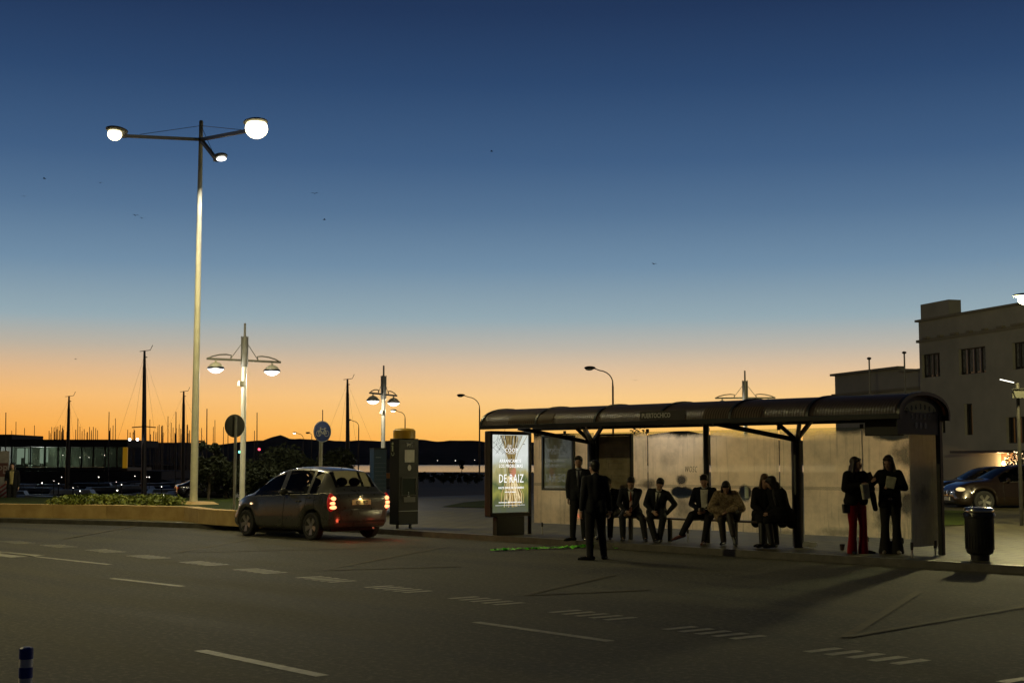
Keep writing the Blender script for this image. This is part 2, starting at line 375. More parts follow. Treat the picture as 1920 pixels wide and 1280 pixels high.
for i in range(len(prof) - 1):
    (xa, ya), (xb, yb) = prof[i], prof[i + 1]; n = max(2, int((xb - xa) / 9))
    for k in range(n):
        f_ = k / n; x = xa + (xb - xa) * f_; y = ya + (yb - ya) * f_ + rr.uniform(-.5, .5)
        top = A(x, y, YH); H_ = top.z + 3
        for j, (dy, hz) in enumerate(((-700, 0), (-560, .12), (-420, .3 + rr.uniform(-.06, .06)), (-250, .55 + rr.uniform(-.08, .08)), (-100, .82 + rr.uniform(-.05, .05)), (0, 1), (400, .8), (900, 0))):
            hv.append((top.x * (YH + dy) / YH, YH + dy, -3 + H_ * hz))
        cols += 1
for c in range(cols - 1):
    for j in range(7): hf.append((c * 8 + j, (c + 1) * 8 + j, (c + 1) * 8 + j + 1, c * 8 + j + 1))
hb = MB(); hb.add(hv, hf); tag(hb.build('hills', HILL, smooth=True, angle=180), kind='structure')
bw = MB(); p0, p1 = A(200, 868, 262), A(634, 868, 262); bw.box(((p0.x + p1.x) / 2, 262, -.6), (p1.x - p0.x, 2.5, 3.9)); tag(bw.build('breakwater', HILL), kind='structure')
# pale plaza strip, brown bank beyond
CONC = mat('pale_concrete', (0.12, 0.115, 0.10), 0.8, scale=1.5, col2=(0.20, 0.19, 0.165), bump=.3)
sheet('path', [G(770, 938, -.012), G(930, 937, -.012), G(930, 930.5, -.012), G(800, 931.5, -.012)], -0.012, CONC)
sheet('quay_strip', [G(700, 893, -.02), G(930, 896, -.02), G(930, 892, -.02), G(700, 890, -.02)], -0.02, CONC)

# ================================================================== TREES AND SHRUBS
BARK = mat('bark', (0.05, 0.038, 0.028), 0.9, scale=10, var=.4, bump=.6)
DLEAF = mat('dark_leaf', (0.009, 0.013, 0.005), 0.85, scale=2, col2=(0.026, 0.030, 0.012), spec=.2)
def tree(loc, h, crown, label, seed, group=None, cat='tree', name='tree', leaf=.12, n=900, lobes=9, trunk=.07):
    rr = random.Random(seed); t = thing(name, loc, rr.uniform(0, 6), label, cat, group)
    tb_ = MB(); tb_.tube([(0, 0, 0), (.05, .03, h * .25), (-.03, .05, h * .55)], [trunk, trunk * .8, trunk * .5], 8)
    cb = MB()
    for k in range(lobes):
        a = rr.uniform(0, 6.28); q = rr.uniform(.15, .8); z = h * rr.uniform(.35, .93)
        wd = crown * (1 - abs(z / h - .6) * .9); c = Vector((math.cos(a) * q * wd, math.sin(a) * q * wd, z))
        tb_.tube([(0, 0, h * .3), c * .5 + Vector((0, 0, h * .12)), c], [trunk * .5, trunk * .3, trunk * .12], 6)
        r = crown * rr.uniform(.3, .52); leaf_cloud(cb, c, (r, r, r * .8), int(n / lobes), leaf, seed * 31 + k)
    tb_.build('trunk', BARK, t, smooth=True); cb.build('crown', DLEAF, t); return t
def at_ground(x, Y, z=0): p = A(x, 868, Y); return (p.x, Y, z)
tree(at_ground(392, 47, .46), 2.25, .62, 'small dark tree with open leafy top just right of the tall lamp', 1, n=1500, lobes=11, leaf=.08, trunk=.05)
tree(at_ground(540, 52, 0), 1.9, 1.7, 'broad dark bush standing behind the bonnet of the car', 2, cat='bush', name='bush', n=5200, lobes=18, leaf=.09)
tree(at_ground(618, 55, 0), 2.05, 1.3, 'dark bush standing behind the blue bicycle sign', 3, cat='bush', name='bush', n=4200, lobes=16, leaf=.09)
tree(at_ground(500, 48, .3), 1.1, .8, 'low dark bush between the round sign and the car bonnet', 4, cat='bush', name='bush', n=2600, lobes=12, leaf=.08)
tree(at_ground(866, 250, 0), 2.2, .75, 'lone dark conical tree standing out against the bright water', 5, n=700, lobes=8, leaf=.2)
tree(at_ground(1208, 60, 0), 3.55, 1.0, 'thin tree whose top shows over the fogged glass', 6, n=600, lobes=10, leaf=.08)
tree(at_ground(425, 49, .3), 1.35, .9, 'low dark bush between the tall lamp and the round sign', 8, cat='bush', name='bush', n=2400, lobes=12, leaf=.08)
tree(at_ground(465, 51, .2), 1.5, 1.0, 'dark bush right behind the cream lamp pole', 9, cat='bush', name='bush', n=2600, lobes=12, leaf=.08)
sh0 = tree((0, 0, 0), 1.25, .75, 'x', 11, cat='shrub', name='shrub', n=260, lobes=6, leaf=.16, trunk=.04)
k = 0; sp = [(792, 245), (815, 245), (838, 240), (862, 238), (884, 240), (802, 215), (824, 212), (846, 214), (872, 210), (900, 212), (793, 190), (810, 184), (832, 180), (847, 178), (862, 182), (880, 176), (898, 178)]
for x, Y in sp:
    s_ = sh0 if k == 0 else copy_tree(sh0); s_.location = at_ground(x + random.uniform(-3, 3), Y * .62); s_.rotation_euler.z = k; s_.scale = [random.uniform(.5, .75)] * 3
    tag(s_, 'small round shrub planted in rows on the brown bank before the water', 'shrub', 'shrubs in rows on the brown bank'); k += 1

# ================================================================== STREET LAMPS
PAINT = mat('cream_lamp_paint', (0.50, 0.48, 0.37), 0.45, scale=3, var=.12)
GREYP = mat('grey_lamp_metal', (0.20, 0.195, 0.17), 0.5, metal=.3, var=.1)
DARKM = mat('dark_metal', (0.02, 0.02, 0.018), 0.45, metal=.3, var=.2)
NAVY = mat('navy_shade_rim', (0.012, 0.018, 0.035), 0.4)
L_WARM = emat('lit_sodium_lens', (1.0, 0.86, 0.5), 6); L_WHITE = emat('lit_white_lens', (1.0, 0.97, 0.92), 6)
L_CREAM = emat('lit_cream_lens', (1.0, 0.90, 0.70), 7); UNLIT = mat('unlit_lens', (0.3, 0.3, 0.28), 0.25)
def tall_lamp(base, label, heads, top=10.5, group=None):
    t = thing('street_lamp', base, 0, label, 'street lamp', group); base = Vector(base)
    MB().lathe([(.125, 0), (.115, .3), (.105, 3), (.085, 6.5), (.06, top), (.055, top)], n=20).build('pole', PAINT, t, smooth=True)
    MB().lathe([(.062, top - .75), (.062, top + .02), (.03, top + .05)], n=16).build('pole_cap', GREYP, t, smooth=True)
    zn = top - .55
    for P_, r, col, pw, lm in heads:
        P_ = Vector(P_) - base; d = Vector((P_.x, P_.y, 0)).normalized(); q = P_ - d * .35
        a = MB(); sd = Vector((-d.y, d.x, 0)) * .035
        for s_ in (-1, 1): a.bar(Vector((0, 0, zn)) + sd * s_, q + sd * s_ * .8 + Vector((0, 0, .02)), .04, .09)
        for k_ in range(1, 6): c_ = Vector((0, 0, zn)).lerp(q, k_ / 6); a.bar(c_ - sd, c_ + sd, .03, .03)
        a.build('arm', GREYP, t)
        MB().tube([(0, 0, top - .12), Vector((0, 0, zn)).lerp(q, .8) + Vector((0, 0, .08))], .008, 5).build('stay_cable', DARKM, t)
        h = MB(); M = frame(P_, d, Vector((-d.y, d.x, 0)))
        h.ell((-.05, 0, r * .45 + .03), (.30 + r * .5, .14 + r * .6, .09)); h.box((-.34, 0, .04), (.22, .14, .12)); h.xf(M)
        hd = h.build('lamp_head', GREYP, t, smooth=True)
        g = MB().ell((0, 0, 0), (r * 1.05, r, r * .9) if r > .1 else (.2, .13, .05), n=18, m=10); g.xf(M @ Matrix.Translation((.05, 0, -.03)))
        g.build('lens', lm, hd, smooth=True)
        lamp_light('SPOT', P_ + Vector((0, 0, -r * .95 - .08)), pw, col, t, size=.12, spot=156, target=P_ + d * .35 + Vector((0, 0, -10)))
    return t
hd = [(A(480, 240, 36.4), .30, WARM, 1500, L_WARM), (A(217, 251, 37.8), .19, WARM, 1100, L_WARM), (A(414, 297, 40.4), .09, COOL, 700, L_WHITE)]
tl = tall_lamp((tb.x, tb.y, ZW + .02), 'very tall cream street lamp with three arms and glowing heads on the planter corner', hd, top=A(372, 230, tb.y).z - ZW)
# assumed copy of that lamp, unseen off to the left, added as front light
assumed_lamp_base = Vector((-17, 17, 0.0))
assumed_lamp_heads = [(assumed_lamp_base + Vector((2.2, 1.2, 10.2)), .25, WARM, 3000, L_WARM), (assumed_lamp_base + Vector((-2.3, -.6, 10.2)), .19, WARM, 800, L_WARM)]
tall_lamp(assumed_lamp_base, 'assumed copy of the tall street lamp, unseen on the near side, added to light the scene from the front', assumed_lamp_heads)

def prom_lamp(base, yaw, label, power, lit=(1, 1), lens=None, dark=False):
    t = thing('promenade_lamp', base, yaw, label, 'street lamp', 'promenade lamps with two hanging shades'); P1 = PAINT
    MB().lathe([(.13, 0), (.09, .12), (.085, 4.5), (.08, 5.0)], n=18).build('pole', P1, t, smooth=True)
    sv = MB().lathe([(.08, 4.4), (.115, 4.42), (.115, 5.38), (.06, 5.4)], n=14)
    for a in range(4): sv.box((.115 * math.cos(a * math.pi / 2), .115 * math.sin(a * math.pi / 2), 4.95), (.03, .03, .95))
    sv.build('sleeve', GREYP, t, smooth=True); MB().lathe([(.04, 5.38), (.035, 5.86)], n=10).build('spire', GREYP, t)
    MB().box((-.12, .0, 3.85), (.17, .14, .17)).build('sensor_box', PAINT, t, bevel=.01)
    for s_ in (-1, 1):
        a = MB(); a.bar((0, 0, 4.62), (s_ * 1.35, 0, 4.62), .06, .07)
        a.tube([(s_ * 1.35, 0, 4.62), (s_ * 1.15, 0, 4.71), (s_ * .9, 0, 4.77), (s_ * .65, 0, 4.79), (s_ * .48, 0, 4.77), (s_ * .5, 0, 4.64)], .022, 7)
        a.build('arm', GREYP, t); MB().tube([(s_ * .09, 0, 5.2), (s_ * .5, 0, 4.66)], .012, 6).build('strut', GREYP, t)
        h = MB(); c = (s_ * 1.03, 0, 0); h.lathe([(.03, 4.62), (.03, 4.52), (.10, 4.50), (.18, 4.45), (.25, 4.36), (.262, 4.32)], c, n=22)
        sh = h.build('lamp_shade', PAINT, t, smooth=True)
        MB().lathe([(.264, 4.36), (.285, 4.29), (.27, 4.285)], c, n=22, cap=False).build('rim', NAVY, sh, smooth=True)
        on = lit[0 if s_ < 0 else 1]
        MB().lathe([(.26, 4.288), (.20, 4.23), (.10, 4.17), (.02, 4.155)], c, n=20).build('bowl', (lens or L_WHITE) if on else UNLIT, sh, smooth=True)
        if on and power: lamp_light('POINT', (s_ * 1.03, 0, 4.02), power, COOL, t, size=.15)
    return t
p = A(455, 868, 46); prom_lamp((p.x, 46, ZW - .04), R(38), 'cream promenade lamp with two lit hanging shades behind the round sign', 160)
p = A(718, 868, 59.5); prom_lamp((p.x, 59.5, 0), R(70), 'distant promenade lamp with two brightly lit shades above the blue pillar', 90, lens=L_CREAM)
p = A(1399, 868, 62.8); prom_lamp((p.x, 62.8, 0), R(-6), 'promenade lamp whose top shows over the shelter roof, one shade lit', 200, lit=(1, 0))
def gooseneck(x, ytip, Y, arm, lit, label, r=.07):
    zt = A(x, ytip, Y).z; p = A(x, 868, Y); t = thing('street_lamp', (p.x, Y, 0), 0, label, 'street lamp', 'thin curved-neck street lamps'); R_ = arm * .75
    pts = [(0, 0, 0), (0, 0, zt - R_ - .3)] + [(-R_ + R_ * math.cos(a), 0, zt - R_ - .05 + (R_ - .1) * math.sin(a)) for a in [R(k) for k in (10, 25, 40, 55, 70, 85)]] + [(-arm, 0, zt)]
    MB().tube(pts, [r * 1.2, r] + [r * .6] * 6 + [r * .5], 8).build('pole', DARKM, t, smooth=True)
    h = MB().ell((-arm - .25, 0, zt + .02), (.38, .15, .12)); hh = h.build('lamp_head', DARKM, t, smooth=True)
    MB().ell((-arm - .3, 0, zt - .06), (.26, .12, .10 if not lit else .14)).build('lens', (L_CREAM if lit else UNLIT), hh, smooth=True); return t
gooseneck(899, 741, 126, 1.45, 0, 'thin curved-neck lamp, unlit, left of the shelter roof', .06)
gooseneck(1150, 690, 91, 1.25, 0, 'tall curved-neck lamp rising from behind the shelter roof', .06)
gooseneck(759, 769, 162, 1.1, 1, 'lit curved-neck lamp rising behind the yellow drum of the totem', .06)
gooseneck(672, 787, 200, 1.2, 0, 'curved-neck lamp beside the thick mast left of the blue pillar', .07)
gooseneck(568, 811, 250, 1.3, 1, 'small far lit curved-neck lamp left of the bicycle sign', .07)
gooseneck(584, 811, 215, .35, 0, 'tiny far lamp with a short neck beside the bicycle sign', .05)

# signal post at the right edge, and the lit lamp that reaches in above it from outside the frame
pb = G(1916, 985, PV); t = thing('signal_post', pb, 0, 'thin post at the right edge carrying a square board and a bright tube light', 'signal post')
zt_ = A(1913, 718, pb.y).z - PV
MB().tube([(0, 0, 0), (0, 0, zt_)], [.05, .045], 14).build('pole', mat('weathered_post', (.035, .033, .026), .6, var=.3), t, smooth=True)
a = A(1875, 711, pb.y) - pb; c = A(1901, 717, pb.y) - pb
MB().tube([a, c], .014, 8).build('tube_light', emat('tube_light', (1, .95, .8), 2.2), t)
MB().tube([c, (0, 0, c.z - .12)], .010, 6).build('bracket', DARKM, t)
c0 = A(1894, 729, pb.y) - pb; c1 = A(1919, 747, pb.y) - pb
MB().box(((c0.x + c1.x) / 2, -.12, (c0.z + c1.z) / 2), (c1.x - c0.x, .06, c0.z - c1.z)).build('signal_board', mat('pale_board', (.05, .05, .035), .6), t, bevel=.01)
MB().box(((c0.x + c1.x) / 2, -.15, c0.z - .005), (c1.x - c0.x, .04, .03)).build('board_top_rail', DARKM, t); MB().bar((c0.x, -.16, c0.z - .02), (c0.x + .08, -.16, c1.z), .02).build('board_side_rail', DARKM, t)
lp = A(1923, 562, 34.0); pp = Vector((lp.x + 1.3, 34.0, PV)); t = thing('street_lamp', pp, 0, 'lamp at the right border whose bright head just reaches into the photo', 'street lamp'); hz_ = lp.z - PV
MB().tube([(0, 0, 0), (0, 0, hz_ - .4), (-.15, 0, hz_ - .05), (-.7, 0, hz_ + .1), (-1.1, 0, hz_ + .1)], [.08, .06, .05, .04, .035], 12).build('pole', GREYP, t, smooth=True)
hh = MB().ell((-1.3, 0, hz_ + .10), (.32, .16, .07)).build('lamp_head', GREYP, t, smooth=True)
MB().ell((-1.3, 0, hz_), (.20, .15, .13)).build('lens', L_WARM, hh, smooth=True)
lamp_light('POINT', (-1.3, -.05, hz_ - .30), 1900, YEL, t, size=.25)
MB().tube([(0, 0, hz_ - .4), (.15, 0, hz_ - .05), (.7, 0, hz_ + .1), (1.1, 0, hz_ + .1)], [.05, .05, .04, .035], 12).build('arm', GREYP, t, smooth=True)  # second arm and head, out of view, added to light the facade
fill_head = MB().ell((1.3, 0, hz_ + .10), (.32, .16, .07)).build('lamp_head', GREYP, t, smooth=True); MB().ell((1.3, 0, hz_), (.20, .15, .13)).build('lens', L_WARM, fill_head, smooth=True)
lamp_light('SPOT', (1.3, .25, hz_ - .1), 5500, YEL, t, size=.3, spot=70, target=(9, 50, hz_ - 1))  # added spot in place of scattered town light on the building

# ================================================================== SIGNS AND PILLARS
ZINC = mat('zinc', (0.32, 0.32, 0.30), 0.45, metal=.5, var=.15); BLUE = mat('sign_blue', (0.004, 0.045, 0.34), 0.45, var=.08); WHITE = mat('sign_white', (0.75, 0.75, 0.72), 0.5)
def round_sign(x, yc, Y, zb, face, label, post=.038):
    c = A(x, yc, Y); t = thing('road_sign', (c.x, Y, zb), SANG, label, 'road sign'); z = c.z - zb
    MB().tube([(0, 0, 0), (0, 0, z + .25)], post, 12).build('post', ZINC, t, smooth=True)
    ax = Matrix(((0, 0, 1), (1, 0, 0), (0, 1, 0)))          # lathe axis along local x
    xo = .05 if face else -.06
    dsc = MB().lathe([(.29, 0), (.30, .004), (.30, .018), (.29, .022)], (xo, 0, z), ax, 36).build('disc', BLUE if face else mat('sign_back', (.05, .05, .045), .6, var=.2), t, smooth=True)
    if face:
        b = MB(); k = xo + .026
        def ring(cy, cz, r, w): 
            for q in range(20):
                a0, a1 = 2 * math.pi * q / 20, 2 * math.pi * (q + 1) / 20
                b.add([(k, cy + rr_ * math.cos(a), z + cz + rr_ * math.sin(a)) for a, rr_ in ((a0, r), (a1, r), (a1, r - w), (a0, r - w))], [(0, 1, 2, 3)])
        def ln(y0, z0, y1, z1, w=.010):
            d = Vector((y1 - y0, z1 - z0)).normalized() * w; n = (-d.y, d.x)
            b.add([(k, y0 - n[0], z + z0 - n[1]), (k, y1 - n[0], z + z1 - n[1]), (k, y1 + n[0], z + z1 + n[1]), (k, y0 + n[0], z + z0 + n[1])], [(0, 1, 2, 3)])
        ring(0, 0, .292, .012)
        for s_ in (-1, 1): ring(s_ * .135, -.05, .085, .014)
        for l_ in ((-.135, -.05, -.08, .075), (-.08, .075, .07, .07), (.07, .07, .135, -.05), (-.09, .05, .0, -.055), (0, -.055, .08, .07), (0, -.055, .135, -.05), (-.08, .075, -.09, .11), (-.09, .11, -.05, .115), (.08, .07, .085, .1), (.05, .1, .12, .1), (-.135, -.05, -.15, .02), (-.135, -.05, -.105, -.12)): ln(*l_)
        b.build('bicycle_symbol', mat('symbol_white', (.6, .62, .65), .5), dsc)
        MB().box((xo - .02, 0, z), (.04, .12, .35)).build('bracket', ZINC, t)
    return t
round_sign(442, 798, 36, PV, False, 'round traffic sign seen from its dark back on a thin grey post')
round_sign(602, 809, 39, PV, True, 'round blue road sign with a white bicycle behind the grey car', .05)

tq = G(757, 990, PV); t = thing('information_totem', tq, SANG, 'dark grey bus information totem topped with a yellow drum', 'totem')
TD = mat('totem_grey', (0.007, 0.0085, 0.0085), 0.5, spec=.3, var=.15); PAPER = mat('white_paper', (.55, .54, .50), .7, var=.1); STRIPE = mat('pale_line', (.35, .36, .34), .5)
th = A(757, 822, tq.y).z - PV
bx = MB().box((0, 0, (th + .10) / 2), (.34, .62, th - .10)).build('body', TD, t, bevel=.012)
fe = MB(); 
for s_ in (-1, 1): fe.box((0, s_ * .2, .05), (.05, .05, .1))
fe.build('foot', DARKM, t)
MB().lathe([(.27, th + .003), (.27, th + .19), (.22, th + .235), (.1, th + .25)], (0, 0, 0), n=28).build('drum', mat('yellow_plastic', (.42, .24, .012), .5, var=.12), t, smooth=True)
def on_face(b, name, m, par): return b.build(name, m, par)
F = Matrix(((0, 0, 1, .172), (1, 0, 0, 0), (0, 1, 0, 0), (0, 0, 0, 1)))    # page x -> local y, page y -> local z, proud of the +x face
def fbox(y, z, w_, h_, d=.01, x=.172): return MB().box((x + d / 2 - .001, y, z), (d, w_, h_))
fbox(.02, th - .42, .30, .30).build('paper_notice', PAPER, t)
tx = text_mb('TUS', .15, sx=.8); tx.xf(Matrix.Translation((.002, .02, th - .20)) @ F); tx.build('lettering', STRIPE, t)
MB().lathe([(.055, 0), (.055, .006)], (.172, .02, th - .70), Matrix(((0, 0, 1), (1, 0, 0), (0, 1.3, 0))), 20).build('round_sticker', PAPER, t)
fr_ = MB(); z0 = th - 1.15
for y, z, w_, h_ in ((0, z0 + .21, .46, .03), (0, z0 - .21, .46, .03), (-.22, z0, .03, .42), (.22, z0, .03, .42)): fr_.box((.178, y, z), (.02, w_, h_))
dp = fr_.build('display_frame', DARKM, t); fbox(0, z0, .41, .39, .005).build('display_glass', mat('dark_screen', (.035, .045, .04), .12), dp)
fbox(.01, th - 1.46, .36, .12, .03).build('ticket_slot', mat('slot_grey', (.09, .09, .085), .4), t)
fbox(0, .42, .60, .012, .004).build('trim_line', STRIPE, t)
ic = MB(); ic.lathe([(.012, 0), (.012, .004)], (.173, .0, .86), Matrix(((0, 0, 1), (1, 0, 0), (0, 1, 0))), 12); ic.add([(.176, -.04, .76), (.176, .05, .76), (.176, .0, .845)], [(0, 1, 2)]); ic.build('access_symbol', STRIPE, t)
ii = MB()      # i symbol on the narrow side
ii.lathe([(.034, 0), (.034, .006)], (-.06, -.311, th - .12), Matrix(((1, 0, 0), (0, 0, -1), (0, 1, 0))), 16); ii.box((-.06, -.314, th - .24), (.045, .006, .13)); ii.box((-.075, -.314, th - .18), (.05, .006, .02)); ii.build('info_symbol', mat('symbol_sage', (.30, .33, .22), .5), t)
a_ = []; rg = MB()
for q in range(14):
    a0, a1 = R(150 + q * 18), R(150 + (q + 1) * 18)
    rg.add([(-.05 + r_ * math.cos(a), -.315, th - .36 + r_ * math.sin(a)) for a, r_ in ((a0, .055), (a1, .055), (a1, .038), (a0, .038))], [(0, 1, 2, 3)])
rg.build('wheel_symbol', MAT['symbol_sage'], t)

p = A(709, 868, 45); zt = A(709, 842, 45).z; t = thing('information_pillar', (p.x, 45, 0.0), SANG, 'blue information pillar standing just left of the dark totem', 'pillar')
MB().box((0, 0, zt / 2), (.22, .52, zt), None).build('body', mat('pillar_blue', (.006, .024, .055), .45, var=.15), t, bevel=.01)
MB().box((0, 0, zt + .02), (.24, .54, .05)).build('top_cap', TD, t)
lb = MB()
lb.box((.114, -.08, zt - .26), (.006, .22, .03))
for k in range(8): lb.box((.1125, .0, zt - .45 - k * .13), (.004, .44, .008))
lb.build('text_lines', mat('pillar_text', (.10, .13, .16), .5), t)
p = A(697, 868, 45.2); 

# flexible bollard near the camera
p = A(60, 868, 7.3); zt = A(60, 1214, 7.3).z; t = thing('bollard', (p.x, 7.3, 0), 0, 'slim blue and white striped bollard at the bottom left corner', 'bollard')
MB().lathe([(.06, 0), (.055, .02), (.034, .03), (.034, zt - .01), (.028, zt)], n=20).build('post', mat('bollard_white', (.75, .74, .70), .5, var=.1), t, smooth=True)
for z in (zt - .028, zt - .124): MB().lathe([(.0355, z - .027), (.0355, z + .027)], n=20, cap=False).build('blue_band', BLUE, t, smooth=True)
MB().lathe([(.034, zt - .003), (.02, zt + .006)], n=16).build('cap', BLUE, t)

# litter bin
bp_ = G(1838, 1050, PV); t = thing('litter_bin', bp_, 0, 'black cylindrical litter bin with a bright steel rim right of the shelter', 'litter bin')
BL = mat('bin_black', (0.022, 0.022, 0.02), 0.5, var=.25, scale=12, bump=.15)
MB().lathe([(.145, 0), (.145, .09), (.16, .10)], n=26).build('base', BL, t, smooth=True)
bd = MB().lathe([(.16, .095), (.20, .12), (.215, .16), (.228, .68), (.24, .69), (.242, .76), (.228, .77)], n=34)
for k in range(28): a_ = 2 * math.pi * k / 28; bd.box((.222 * math.cos(a_), .222 * math.sin(a_), .42), (.012, .012, .48), Matrix.Rotation(a_, 3, 'Z'))
bd.build('body', BL, t, smooth=True)
MB().lathe([(.215, .765), (.232, .775), (.235, .81), (.215, .845), (.185, .855), (.15, .845)], n=34).build('steel_rim', mat('brushed_steel', (.62, .58, .48), .18, metal=1, var=.1), t, smooth=True)
bg_ = MB(); 
for k in range(30): 
    a_ = 2 * math.pi * k / 30; r0 = .245; bg_.quad(*[(r_ * math.cos(a), r_ * math.sin(a), z_) for a, r_, z_ in ((a_, r0, .765), (a_ + .21, r0, .765), (a_ + .21, r0 + .012, .72 + .02 * math.sin(k * 2.3)), (a_, r0 + .012, .72 + .02 * math.sin((k - 1) * 2.3)))])
bg_.build('bin_bag', mat('bin_bag', (.015, .015, .015), .3), t)
# crumpled green paper trail on the road
GR = mat('green_paper', (.22, .80, .06), .7, var=.3); gs = MB(); rr = random.Random(5); path = [(925, 1033), (950, 1031.5), (1000, 1030), (1050, 1028), (1100, 1026), (1128, 1023.5), (1158, 1029)]
for i in range(len(path) - 1):
    a, b_ = G(*path[i]), G(*path[i + 1]); n = 34
    for k in range(n):
        p = a.lerp(b_, k / n); s_ = rr.uniform(.04, .11) * (2 if i in (4,) else 1); an = rr.uniform(0, 6.28)
        d = Vector((math.cos(an), math.sin(an), rr.uniform(-.1, .35))) * s_; e_ = Vector((-math.sin(an), math.cos(an), rr.uniform(0, .3))) * s_ * .5
        p = p + Vector((rr.uniform(-.05, .05), rr.uniform(-.12, .12), .03)); gs.quad(p - d, p + e_, p + d, p - e_)
tag(gs.build('paper_streamer', GR), 'bright green paper streamer trailing along the road before the shelter', 'streamer', kind='stuff')
# ================================================================== MARINA
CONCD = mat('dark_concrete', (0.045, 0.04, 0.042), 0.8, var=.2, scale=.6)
YB = 150.0
def bx_(b, x0, x1, y0, y1, Y, dep, zoff=0):       # box spanning photo columns and rows at a distance
    p, q = A(x0, y0, Y), A(x1, y1, Y); b.box(((p.x + q.x) / 2, Y - YB + dep / 2, (p.z + q.z) / 2), (abs(q.x - p.x), dep, abs(p.z - q.z))); return b
mbt = thing('marina_building', (0, YB, 0), 0, 'long flat-roofed glass building beyond the boats, lit inside at its left end', 'building')
pz = A(0, 882, YB).z
sheet('marina_quay', [(-64, YB - 3), (-37, YB - 3), (-37, YB + 14), (-64, YB + 14)], pz - .02, CONCD)
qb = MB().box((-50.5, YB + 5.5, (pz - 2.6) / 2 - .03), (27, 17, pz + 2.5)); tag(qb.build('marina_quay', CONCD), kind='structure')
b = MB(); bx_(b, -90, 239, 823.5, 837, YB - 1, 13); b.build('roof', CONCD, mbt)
b = MB(); bx_(b, -90, 22, 814, 823.4, YB - 1.2, 10); b.build('roof_block', CONCD, mbt)
b = MB(); bx_(b, -90, 0, 837, 878, YB, 8); bx_(b, 20.5, 22.5, 837, 878, YB, .3)
for x in (56, 83, 108, 130, 152, 174, 196, 218): bx_(b, x, x + .9, 837, 878, YB, .2)
bx_(b, 0, 239, 876, 882, YB, 10); b.build('wall', mat('marina_frame', (.05, .05, .045), .6), mbt)
b = MB(); bx_(b, 22.6, 230, 838, 876, YB + .25, .04); b.build('window', glass_mat('marina_glass', (.55, .6, .55)), mbt)
b = MB(); bx_(b, 22.6, 230, 838, 875, YB + 8, .1); b.build('back_wall', mat('marina_back', (.30, .32, .26), .8, var=.5, scale=.5), mbt)
b = MB(); 
for x0, x1, y1 in ((23, 28, 866), (31, 38, 870), (40, 44, 858), (48, 51, 868), (55, 58, 866), (75, 80, 868), (87, 89, 866)): bx_(b, x0, x1, 840, y1, YB + 5, .2)
b.build('lit_panel', emat('lit_interior', (.75, .85, .72), .62), mbt)
b = MB(); 
for x0, x1, y0, y1 in ((24, 54, 871, 875), (60, 76, 872, 875)): bx_(b, x0, x1, y0, y1, YB + 3, 1.2)
b.build('counter', mat('counter_white', (.4, .42, .4), .6), mbt)
b = MB(); rr = random.Random(9)
for k in range(26): x = rr.uniform(60, 228); y = rr.uniform(848, 874); bx_(b, x, x + rr.uniform(.5, 1.6), y, y + rr.uniform(.4, 1.4), YB + 4, .1)
b.build('interior_lights', emat('interior_glow', (1, .85, .6), .9), mbt)
b = MB(); bx_(b, 230.5, 237.5, 838, 877, YB - .3, .35); b.build('yellow_panel', mat('yellow_panel', (.75, .40, .02), .5, emis=(1, .5, .02), es=.14), mbt)
lamp_light('POINT', (A(52, 850, YB).x, 4.5, A(60, 850, YB).z), 420, (.9, 1, .85), mbt, .5)

